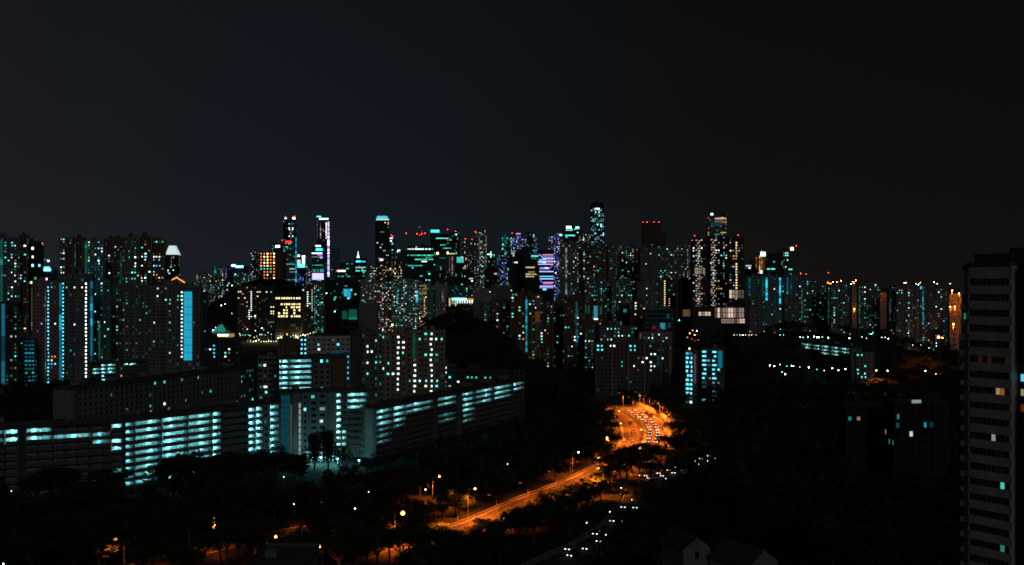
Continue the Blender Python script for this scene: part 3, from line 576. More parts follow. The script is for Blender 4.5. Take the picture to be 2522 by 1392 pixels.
port_block(2334, 2362, 790, 1250, 'low brown shed with a glowing orange front under the port', [(2348, 800)])
for k, (px, py, m) in enumerate([(2021, 695, 'orange'), (2030, 696, 'red'), (2038, 696, 'orange'), (2036, 701, 'rose'), (2061, 695, 'orange'), (2066, 697, 'orange'), (2079, 702, 'warm'), (2085, 704, 'orange'), (2100, 694, 'rose'), (2107, 693, 'orange'), (2096, 700, 'warm'),
        (2021, 703, 'orange'), (2228, 697, 'warm'), (2231, 697, 'orange'), (2243, 702, 'red'), (2256, 699, 'teal'), (2262, 701, 'white'), (2274, 703, 'cyan'), (2132, 693, 'rose'), (2134, 697, 'white'), (2250, 708, 'orange'), (1965, 673, 'red'), (1972, 674, 'red'), (1985, 675, 'red'), (2040, 672, 'red'), (2072, 692, 'gold'), (2300, 695, 'white')] + [(rng.choice((rng.uniform(2012, 2112), rng.uniform(2225, 2345))), rng.gauss(698, 4), rng.choice(('orange', 'orange', 'orange', 'rose', 'red'))) for _ in range(18)]):
    Y = 4200; X, Z = (px - CX) / F * Y, H - (py - CY) / F * Y
    o = thing('harbour_mast', 'small harbour lamp mast on the far horizon', 'lamp', (X, Y, 0), 0, 'harbour lamps along the horizon')
    mb = MB(); mb.tube((0, 0, 0), (0, 0, Z), .6, .4, 'steel', 5); mb.build('pole', o)
    mb = MB(); mb.ball((0, 0, Z), rng.uniform(.8, 1.5), m + '5', 6, 3); mb.build('lamp_head', o)
# ------------------------------------------------------------------ middle distance, centre
B(AT, 'tower', 1209, 1262, 738, 1010, 'brown flats behind the black tree belt left of the first blue lit wall', 'hdb', 9, lit=.035, wall='brown', spots=[(1224, 790, 'white4'), (1226, 773, 'white2'), (1244, 845, 'white4'), (1245, 822, 'teal2'), (1250, 806, 'teal2')])
B(AT, 'tower', 1258, 1318, 722, 980, 'brown flats with a tall blue lit wall and one red window', 'hdb', 0, lit=.06, wall='brown', strips=[(1296.5, 730, 866, 4, 'sky1')], tanks=2,
  spots=[(1262, 739, 'teal2'), (1263, 772, 'teal3'), (1262, 781, 'teal3'), (1302, 747, 'cyan3'), (1302, 771, 'teal3'), (1280, 838, 'sky4'), (1285, 838, 'sky4'), (1292, 838, 'red5'), (1290, 822, 'rose3'), (1280, 830, 'white3'), (1291, 805, 'teal3'), (1247, 731, 'white3')])
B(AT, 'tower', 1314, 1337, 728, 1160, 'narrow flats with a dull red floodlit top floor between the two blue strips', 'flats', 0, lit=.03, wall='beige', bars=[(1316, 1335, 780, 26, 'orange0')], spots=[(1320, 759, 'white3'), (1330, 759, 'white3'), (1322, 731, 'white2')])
B(AT, 'tower', 1330, 1396, 744, 1030, 'brown flats with two teal window columns right of the dull red floor', 'hdb', -8, lit=.06, wall='brown', spots=[(1338, 814, 'gold4'), (1337, 824, 'teal3'), (1337, 834, 'teal3'), (1337, 841, 'teal3'), (1321, 818, 'white4'), (1321, 826, 'white3'), (1352, 784, 'cyan3'), (1390, 776, 'teal4'), (1372, 846, 'teal3'), (1371, 832, 'teal2')])
B(AT, 'tower', 1388, 1442, 732, 1000, 'brown flats with the second tall blue lit wall', 'hdb', 0, lit=.07, wall='brown', strips=[(1420, 744, 852, 4, 'sky1')], spots=[(1425, 783, 'rose4'), (1391, 807, 'teal3'), (1429, 821, 'white3'), (1415, 829, 'white3'), (1416, 838, 'white3'), (1406, 854, 'white3')], tanks=2)
B(LP, 'block', 1438, 1470, 812, 980, 'small block with green windows at the foot of the second blue strip', 'hdb', 0, lit=.25, spots=[(1444, 837, 'teal3'), (1449, 837, 'white3'), (1443, 844, 'white3')])
B(LP, 'block', 1432, 1488, 746, 1180, 'low tower with glowing teal stair shafts above the dark trees', 'flats', 0, lit=.06, wall='brown', strips=[(1467, 753, 786, 12, 'cyan1'), (1440, 750, 772, 8, 'teal1'), (1450, 752, 773, 4, 'teal0'), (1480, 754, 775, 7, 'teal1')], bars=[(1463, 1473, 786, 3, 'white3')])
B(LP, 'block', 1516, 1560, 750, 1150, 'dim blue walled block right of the glowing teal shafts', 'glass', 0, lit=.02, wall='bluewall', strips=[(1521.5, 751, 765, 4, 'sky0')])
B(LP, 'block', 1553, 1590, 743, 1120, 'brown block with one column of white windows', 'flats', 0, lit=.02, wall='brown', spots=[(1563, 755, 'white3'), (1563, 763, 'teal3'), (1563, 773, 'white3'), (1568, 746, 'rose3'), (1584, 760, 'rose4')], strips=[(1592, 748, 768, 1.4, 'rose0')])
B(LP, 'block', 1586, 1660, 762, 1080, 'low dim teal glass block below the yellow stair lights', 'glass', 0, lit=.02, wall='teal_paint')
B(LP, 'block', 1465, 1562, 806, 900, 'pale block with white windows above the row of bright corridors', 'hdb', 9, lit=.1, tanks=2, spots=[(1498, 813, 'white3'), (1507, 813, 'teal3'), (1514, 812, 'teal3'), (1526, 820, 'cyan2'), (1520, 825, 'white3'), (1536, 825, 'white4'), (1548, 823, 'teal4'), (1535, 831, 'white4'), (1548, 836, 'teal3'), (1500, 839, 'teal4'), (1504, 833, 'white3')])
B(LP, 'block', 1570, 1655, 820, 930, 'pinkish block with one white edge strip', 'hdb', 0, lit=.08, wall='pinkwall', strips=[(1576.5, 821, 843, 3, 'white0')], spots=[(1620, 827, 'white4'), (1624, 827, 'white3'), (1597, 830, 'teal3'), (1640, 831, 'white2'), (1632, 840, 'teal2'), (1640, 846, 'white2')])
B(LP, 'block', 1600, 1642, 802, 1010, 'dark block with a square white lit sign and a small red light', 'flats', 0, lit=0, wall='grey', tanks=0, bars=[(1626, 1638, 803, 15, 'cyan1'), (1608, 1614, 807, 5, 'red1')])
B(LP, 'block', 1468, 1648, 848, 770, 'long dark block with a broken row of bright corridors', 'hdb', -6, kd=.1, lit=.015, wall='shade_grey', tanks=2,
  rows=[(1475, 1488, 856, 'cyan4', 1), (1475, 1488, 864, 'teal3', 1), (1498, 1518, 856, 'white4', .9), (1553, 1570, 857, 'cyan4', 1), (1555, 1570, 866, 'teal4', 1), (1603, 1618, 857, 'teal2', .5)],
  spots=[(1588, 880, 'white3'), (1594, 880, 'white3'), (1604, 877, 'white4'), (1614, 877, 'white3'), (1582, 890, 'white3'), (1602, 896, 'white4'), (1606, 896, 'white3'), (1604, 906, 'white4'), (1609, 906, 'white3'), (1602, 914, 'white2'), (1560, 903, 'white4'), (1629, 887, 'white4')], strips=[(1621, 876, 902, 3, 'sky0')])
B('slab_block', 'block', 1688, 1718, 866, 720, 'short block with bright cyan corridors and a pink end wall', 'hdb', -42, kd=1.0, lit=.95, side_lit=0, wall='pale', pal='cool', ww=.82, wh=.52, bw=3.6, tanks=1, spots=[(1691 + 4 * i, 878 + 10.6 * j, 'cyan4') for i in range(3) for j in range(9)], strips=[(1710.5, 872, 945, 12, 'pink0')])  # pink end wall: its lamplight is put into a glowing strip
B('slab_block', 'block', 1728, 1784, 862, 730, 'short block with cyan corridors and a blue end wall', 'hdb', -20, kd=.75, lit=.35, side_lit=0, wall='grey', pal='cool', ww=.8, bw=3.6, tanks=1, spots=[(x, 872 + 10.4 * j, 'cyan3') for x in (1733, 1740, 1764) for j in range(7)], strips=[(1774, 864, 906, 13, 'sky1')])  # blue end wall glows; the light on it is in the material
# ------------------------------------------------------------------ middle distance, left of centre
B(AT, 'tower', 585, 626, 706, 1700, 'dark block on the hill with a dashed white stair line', 'condo', 0, lit=.04, pal='gold', wall='brown', dots=[(621, 714, 765, 'white3'), (616, 768, 790, 'white4')], spots=[(590, 720, 'white4'), (594, 720, 'gold3'), (590, 736, 'gold3'), (604, 736, 'white3'), (628, 778, 'white4')])
B(AT, 'tower', 626, 682, 706, 1640, 'dark block with pale yellow window pairs on the hill', 'condo', 0, lit=.03, pal='gold', wall='dark', spots=[(635, 720, 'gold4'), (639, 720, 'gold4'), (637, 728, 'gold4'), (655, 719, 'white3'), (668, 719, 'white2')] + [(x, y, 'gold3') for x in (669, 674, 679) for y in (755, 767, 774)], rows=[(662, 682, 792, 'white1', .8)])
B('hospital_block', 'block', 678, 747, 731, 1480, 'wide block with bright pale yellow floors below the dark hill', 'office', 0, lit=.2, pal='gold', wall='dark', fl=3.9, bw=3.4, ww=.7, tanks=2,
  rows=[(680, 744, 737, 'gold3', .95)] + [(690, 744, y, 'gold3', .5) for y in (747, 756, 764, 773)] + [(690, 744, 782, 'gold4', .6)])
B(AT, 'tower', 744, 774, 706, 1560, 'dark block with a dashed white line right of the pale yellow floors', 'condo', 0, lit=.06, pal='gold', wall='dark', dots=[(759, 716, 758, 'white3'), (771, 730, 770, 'white2')], spots=[(709, 714, 'white4')])
B(AT, 'tower', 772, 800, 697, 1750, 'teal windowed flats under the stepped tower', 'condo', lit=.3, pal='hdb')
B(OT, 'tower', 840, 870, 711, 1800, 'block with a glowing cyan glass front', 'glass', 0, lit=.2, pal='cool', wall='dark', tanks=0, bars=[(847, 864, 723, 22, 'sky2'), (849, 853, 725, 24, 'cyan2')])
B(LP, 'block', 834, 886, 740, 1040, 'dark block with a green lit panel under its roof', 'glass', 0, lit=0, wall='dark', bars=[(843, 855, 776, 20, 'teal0'), (859, 879, 775, 26, 'teal0'), (859, 879, 784, 6, 'green1')], tanks=1)
B(LP, 'block', 884, 932, 752, 940, 'plain grey windowless block right of the green lit panel', 'flats', 0, lit=.0, wall='grey', ww=.2, wh=.2, tanks=1)
for x0, x1, t, Y, p, l, lab, ex in [(888, 925, 690, 1900, 'pale', .1, 'dim flats behind the plain grey block', {}), (922, 966, 694, 1750, 'condo', .3, 'pinkish speckled flats left of the white stair strip', dict(wall='pinkwall')), (964, 1004, 688, 1720, 'hdb', .3, 'speckled flats with a short white stair strip', dict(strips=[(978, 716, 747, 3.5, 'cyan1')])),
        (1002, 1032, 690, 1740, 'hdb', .22, 'speckled flats with a short cyan stair strip', dict(strips=[(1027, 716, 747, 5, 'cyan2')])), (1028, 1056, 698, 1900, 'gold', .3, 'flats with golden floors right of the cyan stair strip', dict(rows=[(1030, 1052, y, 'gold2', .8) for y in (704, 712, 719, 724)])),
        (1052, 1072, 704, 1700, 'hdb', .06, 'narrow teal painted flats beside the golden floors', dict(wall='teal_paint')), (1072, 1102, 700, 1690, 'pale', .06, 'grey flats with a thin white strip left of the shopping block', dict(strips=[(1090, 718, 744, 2.6, 'white0')])), (1100, 1170, 704, 1800, 'office', .08, 'dim blue grey flats behind the shopping block', dict(wall='bluewall')),
        (1164, 1215, 712, 1600, 'pale', .05, 'dim flats right of the shopping block', dict(rows=[(1206, 1222, 718, 'white3', .9)])), (1210, 1262, 703, 1500, 'condo', .05, 'dark flats under the red beacon', dict(rows=[(1292, 1310, 717, 'white4', .9)]))]:
    B(AT, 'tower', x0, x1, t, Y, lab, 'hdb', 0, lit=l, pal=p, tanks=1, **ex)
B('shopping_block', 'block', 1098, 1170, 733, 1320, 'shopping block with a bright white and red roof band and golden columns', 'glass', 0, kd=.3, lit=.02, wall='grey', tanks=0,
  bars=[(1112, 1148, 737, 5, 'cyan4'), (1149, 1166, 739, 8, 'orange2'), (1106, 1109, 745, 20, 'gold2'), (1112, 1119, 742, 14, 'gold1'), (1121, 1123, 748, 12, 'gold2')] + [(1126 + 6 * k, 1128 + 6 * k, 743, 8, 'white3') for k in range(7)])
B(LP, 'block', 1113, 1158, 764, 1060, 'pale low block with dark square windows below the shopping block', 'hdb', 0, lit=.0, wall='grey', tanks=0, wh=.4)
B(LP, 'block', 1164, 1206, 745, 1150, 'pale grey low block left of the brown flats', 'flats', 0, lit=.03, wall='grey', tanks=1)
B('point_block', 'block', 862, 942, 820, 588, 'point block with a blank grey end wall and few lit windows', 'hdb', 38, kd=.9, lit=.05, side_lit=0, wall='grey', ww=.5, tanks=2, spots=[(903, 848, 'white3'), (918, 860, 'white4'), (902, 861, 'white3'), (901, 888, 'gold3'), (922, 898, 'teal3'), (902, 927, 'teal4'), (909, 926, 'teal4')])
B('point_block', 'block', 936, 1003, 824, 600, 'point block with one bright dotted stair line, left of two', 'hdb', 0, lit=.06, wall='beige', kd=.5, tanks=2, dots=[(979, 824, 960, 'white4')], spots=[(936, 829, 'cyan4'), (937, 907, 'white4'), (951, 895, 'teal4'), (960, 920, 'cyan4'), (968, 918, 'white3'), (995, 851, 'rose3'), (1003, 850, 'pink3'), (996, 864, 'cyan4'), (1005, 863, 'teal4'), (1007, 838, 'white4')])
B('point_block', 'block', 1001, 1098, 816, 615, 'wider point block with two dotted stair lines, right of two', 'hdb', 0, lit=.06, wall='beige', kd=.4, tanks=2, dots=[(1060, 820, 965, 'white4'), (1020, 893, 968, 'white3')], strips=[(1020, 820, 882, 7, 'green0')], spots=[(1042, 824, 'teal3'), (1036, 836, 'teal3'), (1068, 831, 'teal4'), (1074, 831, 'white4'), (1090, 831, 'teal4'), (1042, 872, 'teal4'), (1035, 934, 'white4'), (1043, 933, 'cyan4'), (1042, 945, 'rose4'), (1074, 938, 'teal3'), (1070, 951, 'teal4')])
B(LP, 'block', 1092, 1124, 900, 650, 'low block with a few bright windows right of the point blocks', 'hdb', 0, lit=.1, wall='bluewall', spots=[(1101, 905, 'white4'), (1095, 923, 'white4'), (1108, 926, 'cyan3'), (1096, 954, 'teal3'), (1108, 956, 'white4')])
B(LP, 'block', 1112, 1292, 915, 705, 'very long dark block with a faint row of green lights', 'hdb', -8, kd=.08, lit=.0, wall='dark', rows=[(1118, 1225, 927, 'teal2', .3)], spots=[(1148, 927, 'teal4'), (1123, 925, 'white4'), (1124, 935, 'white3'), (1191, 928, 'white3')])
B(LP, 'block', 756, 862, 832, 700, 'low pale block with a lit blue stepped roof', 'hdb', 9, kd=.3, lit=.02, wall='pale', tanks=0, bars=[(815, 852, 868, 7, 'sky0'), (840, 857, 872, 14, 'sky0')], spots=[(834, 853, 'sky5'), (780, 863, 'white3'), (790, 853, 'teal3')])
B(LP, 'block', 845, 863, 872, 596, 'narrow stair tower glowing blue beside the blank grey wall', 'hdb', 0, lit=.2, pal='cool', wall='bluewall', tanks=0, kd=1, bw=1.6, dots=[(853, 876, 958, 'sky3'), (858, 876, 958, 'cyan2')])
B(LP, 'block', 738, 760, 832, 720, 'narrow block with stacked white corridors', 'hdb', 0, lit=.0, wall='grey', tanks=0, kd=1, rows=[(744, 757, 838 + 10.5 * k, 'cyan3', 1) for k in range(4)])
B(LP, 'block', 686, 745, 838, 740, 'unlit brown block left of the stacked white corridors', 'flats', 0, lit=0, wall='brown', ww=.3, wh=.3)
B(LP, 'block', 634, 692, 880, 585, 'grey block with dark strip windows left of the bright corridor block', 'hdb', 0, lit=.06, wall='grey', ww=.7, tanks=1, spots=[(655, 894, 'white4'), (655, 961, 'cyan4'), (654, 948, 'white3')])
B(LP, 'block', 494, 592, 838, 830, 'dark block with one column of pale blue windows', 'hdb', 9, lit=.03, wall='dark', tanks=1, spots=[(527, 851, 'sky4'), (527, 859, 'sky4'), (527, 867, 'sky4'), (527, 875, 'cyan3'), (518, 857, 'white4'), (562, 860, 'white4'), (557, 868, 'teal4'), (557, 876, 'white4')])
# ------------------------------------------------------------------ left towers
B(AT, 'tower', -24, 50, 586, 1040, 'tall flats with a teal end wall and many bright windows at the far left', 'hdb', 24, lit=.22, wall='grey', tanks=3, strips=[(3.5, 592, 745, 7, 'teal0')], spots=[(12, 607, 'sky4'), (29, 606, 'cyan3'), (39, 606, 'white4'), (28, 624, 'teal4'), (26, 632, 'rose4'), (19, 640, 'teal4'), (41, 648, 'white4'), (40, 657, 'teal4'), (26, 673, 'rose4'), (40, 682, 'white4'), (40, 690, 'white4'), (27, 707, 'white4'), (22, 723, 'cyan4'), (40, 731, 'cyan3'), (27, 731, 'white4')])
B(AT, 'tower', -28, 52, 746, 790, 'nearer flats with a tall blue lit wall at the far left', 'hdb', 0, lit=.15, wall='dark', tanks=0, strips=[(8, 748, 985, 10, 'sky1')], kd=.3)
B(AT, 'tower', 46, 71, 580, 1060, 'narrow brown tower head with rose coloured windows', 'flats', 0, lit=.12, wall='brown', spots=[(63, 607, 'rose5'), (55, 682, 'white4'), (57, 690, 'cyan4'), (62, 625, 'teal3'), (55, 749, 'teal3')], bars=[(46, 49, 700, 180, 'brown')])
B(AT, 'tower', 64, 108, 596, 1110, 'dark tower with golden windows and a red beacon', 'office', 0, lit=.06, wall='dark', tanks=1, beacons=[(113, 599), (106, 600)], spots=[(74, 612, 'rose5'), (74, 629, 'gold4'), (79, 629, 'gold4'), (74, 656, 'cyan5'), (95, 656, 'cyan4'), (74, 691, 'gold3'), (75, 700, 'gold4')], strips=[(79, 708, 815, 2.6, 'rose0')], kd=.3)
B(OT, 'tower', 99, 141, 664, 1230, 'low dark block with two glaring white signs', 'office', 0, lit=.1, wall='bluewall', tanks=0, bars=[(105, 118, 664.5, 6, 'cyan4'), (125, 138, 664.5, 6, 'cyan4'), (99, 105, 656, 4, 'cyan4'), (107, 123, 659, 4, 'cyan3'), (106, 122, 640, 4, 'teal1'), (117, 122, 643, 4, 'white3'), (106, 116, 687.5, 4, 'white4'), (104, 111, 708, 5, 'sky4')])
B(AT, 'tower', 80, 146, 694, 865, 'flats with a thin pale strip and a dotted stair line beside it', 'hdb', 0, lit=.02, wall='pinkwall', tanks=1, kd=.25, strips=[(112.5, 712, 955, 1.8, 'cyan0')], dots=[(117, 700, 955, 'cyan3')], spots=[(129, 877, 'orange4'), (135, 877, 'orange4'), (140, 877, 'orange3'), (123, 897, 'white4'), (130, 897, 'sky4'), (135, 898, 'sky4'), (140, 897, 'cyan4'), (103, 797, 'cyan3'), (135, 797, 'white4')])
B(AT, 'tower', 60, 91, 836, 845, 'low flats with blue lit balconies in front of the dotted stair lines', 'hdb', 0, lit=.1, wall='teal_paint', ww=.85, tanks=1, rows=[(66, 88, 842 + 8.9 * k, m, .75) for k, m in enumerate(('sky0', 'sky1', 'sky1', 'sky2', 'sky1', 'sky2', 'cyan1', 'sky2', 'sky1', 'cyan2', 'sky2', 'cyan1', 'sky1'))])
B(AT, 'tower', 141, 232, 676, 850, 'flats with two dotted stair lines and two bright blue strips', 'hdb', 0, lit=.015, wall='grey', tanks=2, kd=.2, ww=.4, strips=[(149.5, 697, 950, 8, 'sky1'), (225.5, 692, 932, 7, 'sky1')], dots=[(156, 697, 938, 'cyan4'), (211, 692, 936, 'white5')], spots=[(181, 709, 'white3'), (198, 709, 'white3'), (166, 709, 'white2'), (181, 799, 'white4'), (181, 870, 'sky2')])
B(AT, 'tower', 230, 276, 694, 900, 'dim flats right of the second blue strip', 'hdb', 0, lit=.07, wall='teal_paint', kd=.4, spots=[(250, 698, 'white4'), (233, 728, 'white3'), (262, 795, 'white4'), (268, 815, 'cyan4'), (261, 825, 'teal4'), (234, 767, 'cyan3')], strips=[(245, 790, 898, 4, 'teal0')])
B(AT, 'tower', 147, 163, 586, 1750, 'distant tower sprinkled with small white windows', 'condo', 0, lit=.6, pal='pale', fl=4.4, bw=4)
B(AT, 'tower', 161, 212, 588, 1090, 'dark brown tower head behind the two blue strips', 'flats', 0, lit=.03, wall='brown', strips=[(185, 600, 660, 2, 'sky0')], tanks=3)
B(AT, 'tower', 207, 260, 593, 1010, 'teal lit tower with many windows above the dotted stair line', 'hdb', 0, lit=.2, wall='teal_paint', tanks=3, kd=.3, strips=[(212, 596, 688, 5, 'teal0')], spots=[(242, 611, 'cyan4'), (252, 611, 'pink3'), (252, 619, 'white5'), (255, 619, 'white4'), (236, 626, 'white4'), (219, 641, 'teal5'), (242, 641, 'white5'), (244, 650, 'white3'), (243, 666, 'sky4'), (253, 682, 'white4'), (243, 687, 'teal4')], rows=[(220, 254, 658 + 8 * k, 'sky1', .5) for k in range(4)])
B(AT, 'tower', 257, 302, 590, 1060, 'brown tower with sparse windows between two taller heads', 'flats', 0, lit=.06, wall='brown', tanks=3, spots=[(267, 627, 'rose4'), (272, 674, 'white5'), (287, 608, 'white4'), (298, 666, 'teal5'), (298, 608, 'white3')], strips=[(298, 620, 700, 5, 'teal0'), (307, 690, 855, 5, 'sky0')])
B(AT, 'tower', 300, 348, 585, 1020, 'tall flats with a column of white windows', 'hdb', 0, lit=.12, wall='grey', tanks=3, kd=.3, spots=[(331, 608, 'green4'), (335, 608, 'green4'), (330, 633, 'white5'), (331, 649, 'white5'), (331, 657, 'white4'), (328, 673, 'teal5'), (332, 673, 'teal4'), (346, 681, 'white5'), (337, 681, 'rose4'), (336, 697, 'cyan4'), (312, 697, 'teal3'), (323, 746, 'cyan4'), (336, 738, 'teal4'), (337, 754, 'white4'), (314, 771, 'white4'), (346, 778, 'cyan4'), (345, 787, 'cyan4'), (346, 795, 'orange4'), (314, 820, 'white5'), (324, 820, 'white4'), (314, 829, 'gold4'), (330, 836, 'cyan4')])
B(AT, 'tower', 344, 378, 584, 1040, 'tall brown tower with rose and orange windows', 'flats', 0, lit=.1, wall='brown', tanks=2, spots=[(345, 657, 'white4'), (347, 634, 'white3'), (360, 633, 'cyan4'), (361, 641, 'rose4'), (366, 673, 'white4'), (359, 681, 'white5'), (347, 681, 'teal5'), (344, 689, 'gold3'), (366, 721, 'white5'), (347, 722, 'orange4'), (350, 722, 'orange4'), (345, 730, 'teal4'), (366, 738, 'gold4'), (366, 745, 'rose4'), (360, 762, 'teal4')])
B(AT, 'tower', 374, 409, 592, 1050, 'brown tower with a thin cyan edge left of the glowing pyramid', 'flats', 0, lit=.1, wall='brown', tanks=2, strips=[(375.5, 610, 720, 1.8, 'cyan0')], spots=[(379, 634, 'white5'), (386, 634, 'rose4'), (393, 634, 'rose4'), (380, 642, 'cyan4'), (395, 643, 'teal4'), (381, 657, 'cyan5'), (386, 658, 'sky4'), (395, 658, 'teal4'), (381, 666, 'sky5'), (380, 674, 'rose3'), (387, 674, 'orange4'), (393, 681, 'gold4'), (380, 713, 'white5'), (384, 713, 'white5'), (406, 713, 'white4')])
B(AT, 'tower', 276, 372, 702, 950, 'broad dim flats behind the black tree clump', 'hdb', 0, lit=.08, wall='grey', kd=.25, tanks=1)
B(AT, 'tower', 364, 499, 706, 825, 'near flats with a broad bright blue lit wall', 'hdb', 0, lit=.045, wall='grey', kd=.2, ww=.46, tanks=2, strips=[(463, 718, 888, 20, 'sky2')], dots=[(450.5, 716, 888, 'white4')], spots=[(386, 726, 'white4'), (442, 726, 'teal3'), (404, 735, 'teal3'), (375, 791, 'white4')])  # broad blue strip is a lamplit wall, its light put into the material
B(AT, 'tower', 480, 512, 720, 1180, 'dim narrow flats right of the broad blue wall', 'hdb', 0, lit=.08, wall='dark')
# ------------------------------------------------------------------ near slab blocks with open access corridors, each corridor lit by its own tube lamps
LAMP = {}
def corridor_lamp(power, c=(.30, .90, .97)):
    k = (round(power), c)
    if k not in LAMP:
        l = bpy.data.lights.new('corridor_tube', 'SPOT'); l.spot_size = R(150); l.spot_blend = .6; l.energy = power * 1.7; l.color = c; l.shadow_soft_size = .15; LAMP[k] = l
    return LAMP[k]
_fx = MB(); _fx.box(-.7, .7, -.08, .08, -.1, 0, 'cyan3'); FIX = _fx.mesh('corridor_lamp')
def slab(name, label, A, Bp, ztop, depth, bays, fl=2.8, wall='pale', group=None, power=150, first=0, zlow=0, lamp_c=(.30, .90, .97), recess=1.7, par=1.3):
    (ax, ay), (bx, by) = A, Bp; L = math.hypot(bx - ax, by - ay); rz = math.atan2(by - ay, bx - ax); ca, sa = math.cos(rz), math.sin(rz)
    root = thing(name, label, 'block', (ax, ay, 0), rz, group)
    def U(px):            # position along the facade seen at a photo pixel column
        k = (px - CX) / F; return (k * ay - ax) / (ca - k * sa)
    nf = int((ztop - .6) / fl); z0 = ztop - .5 - nf * fl
    body = MB(); body.box(0, L, recess, depth, 0, ztop, wall); body.build('wall', root)
    rf = MB(); rf.box(-.5, L + .5, -.6, depth + .5, ztop + .01, ztop + .5, 'roofing'); rf.box(-.3, L + .3, depth * .35, depth * .65, ztop + .5, ztop + 1.6, 'roofing')
    q = 6.0
    while q < L - 6: rf.box(q, q + 3.2, depth * .3, depth * .7, ztop + 1.6, ztop + 3.4, 'grey'); q += 24
    rf.build('roof', root)
    fs = MB(); fs.box(0, L, .13, recess + .02, -.16, 0, wall); fme = fs.mesh('floor_slab')
    for j in range(nf): link('floor_slab', fme, root, None, (0, 0, z0 + j * fl))
    link('floor_slab', fme, root, None, (0, 0, z0 + nf * fl))
    pr = MB(); pr.box(-.22, .22, -.06, recess + .02, 0, ztop - .02, 'shade_grey'); pme = pr.mesh('pier')
    edges = sorted({0.22, L - .22} | {round(min(L - .22, max(.22, U(x))), 2) for b in bays for x in b[:2]})
    last = -9
    for u in edges:
        if u - last > .6: link('pier', pme, root, None, (u, 0, 0)); last = u
    door, glass, frm = MB(), MB(), MB()
    litw = MB()
    for b in bays:
        xa, xb, kind = b[:3]; o = b[3] if len(b) > 3 else {}
        u0, u1 = max(.3, U(xa) + .22), min(L - .3, U(xb) - .22); wbay = u1 - u0
        if wbay < .5: continue
        if kind in 'cd':
            p = MB(); p.box(u0, u1, 0, .12, -.16, par, o.get('wall', 'shade_grey')); pm = p.mesh('parapet')
            for j in range(nf): link('parapet', pm, root, None, (0, 0, z0 + j * fl))
            n = max(1, round(wbay / 4.2)); cw = wbay / n
            for j in range(nf):
                z = z0 + j * fl
                for i in range(n):
                    c = u0 + i * cw
                    door.box(c + .35, c + 1.25, recess - .05, recess - .002, z, z + 2.1, 'beige')
                    glass.box(c + 1.6, min(c + 3.4, c + cw - .3), recess - .04, recess - .002, z + .95, z + 2.05, 'teal_paint')
                    for g in (1.55, 2.45, 3.35):
                        if c + g + .06 < c + cw - .1: frm.box(c + g, c + g + .09, recess - .09, recess - .045, z + .9, z + 2.1, 'steel')
                if kind == 'c':
                    m = max(1, round(wbay / 4.4)); hot = o.setdefault('hot', u0 + rng.uniform(.3, .7) * wbay)
                    low = nf - 1 - j > o.get('hi', 99)
                    if rng.random() > (o.get('lowp', .0) if low else o.get('p', 1)) or nf - 1 - j < o.get('lo', 0): continue
                    kk = o.get('k', 1) * (.2 if low else 1) * rng.uniform(.75, 1.2)
                    for i in range(m): fx = link('corridor_lamp', FIX, root, None, (u0 + (i + .5) * wbay / m, recess * .5, z + fl - .18))
                    for i in range(max(1, round(wbay / 9))):      # the tubes of a bay shine as one strip, with one lamp brighter than the rest
                        sg = wbay / max(1, round(wbay / 9)); uc = u0 + (i + .5) * sg
                        e = power * .15 * kk * sg / 4.4 * (.35 + math.exp(-((uc - hot) / max(4, .3 * wbay)) ** 2)) * rng.uniform(.8, 1.2)
                        al = bpy.data.lights.new('corridor_tube', 'AREA'); al.shape = 'RECTANGLE'; al.size = sg * .92; al.size_y = .12; al.energy = e; al.color = lamp_c
                        l = bpy.data.objects.new('lamp_light', al); col.objects.link(l); l.parent = root; l.location = (uc, recess * .45, z + fl - .32); l.rotation_euler = (R(30), 0, 0)
                    l = bpy.data.objects.new('lamp_light', corridor_lamp(round(power * kk * .66 / 10) * 10 + 5, lamp_c)); col.objects.link(l); l.parent = root; l.location = (hot + rng.uniform(-.06, .06) * wbay, recess * .5, z + fl - .36); l.rotation_euler = (R(32), 0, 0)
        elif kind == 'w':
            n = max(1, round(wbay / o.get('bw', 3.2))); cw = wbay / n; wf = MB(); wf.box(u0, u1, .55, recess + .01, 0, ztop - .02, 'darkglass')
            for j in range(nf + 1):
                z = z0 + j * fl; wf.box(u0, u1, .0, .6, max(0, z - .5), min(ztop - .03, z + .95), o.get('wall', wall))
            for i in range(n + 1): wf.box(max(u0, u0 + i * cw - .75), min(u1, u0 + i * cw + .75), -.03, .58, 0, ztop - .05, o.get('wall', wall))
            wf.build('window_wall', root)
            for j in range(nf):
                for i in range(n):
                    if rng.random() < o.get('p', .12):
                        z = z0 + j * fl + .96; c = u0 + i * cw; m = pick('hdb', True); e = c + cw - .8 if rng.random() < .6 else c + cw * .6
                        litw.quad([(c + .8, .5, z), (e, .5, z), (e, .5, z + 1.3), (c + .8, .5, z + 1.3)], m)
        elif kind == 's':
            sw = MB(); sw.box(u0, u1, .0, recess + .01, 0, ztop - .02, o.get('wall', wall)); sw.build('end_wall', root)
        elif kind == 'g':                      # glazed stair hall, lit from within
            g = MB(); n = nf; w2 = MB()
            for j in range(nf): g.quad([(u0, .8, z0 + j * fl + .1), (u1, .8, z0 + j * fl + .1), (u1, .8, z0 + (j + 1) * fl - .1), (u0, .8, z0 + (j + 1) * fl - .1)], o['m'] + rng.choice('0011') if len(o['m']) > 1 and not o['m'][-1].isdigit() else o['m'])
            for j in range(nf + 1): w2.box(u0, u1, .5, .78, z0 + j * fl - .14, z0 + j * fl + .14, 'steel')
            k = u0
            while k < u1: w2.box(k, k + .12, .55, .77, z0, ztop - .1, 'steel'); k += 1.6
            g.build('lit_glazing', root); w2.build('glazing_frame', root)
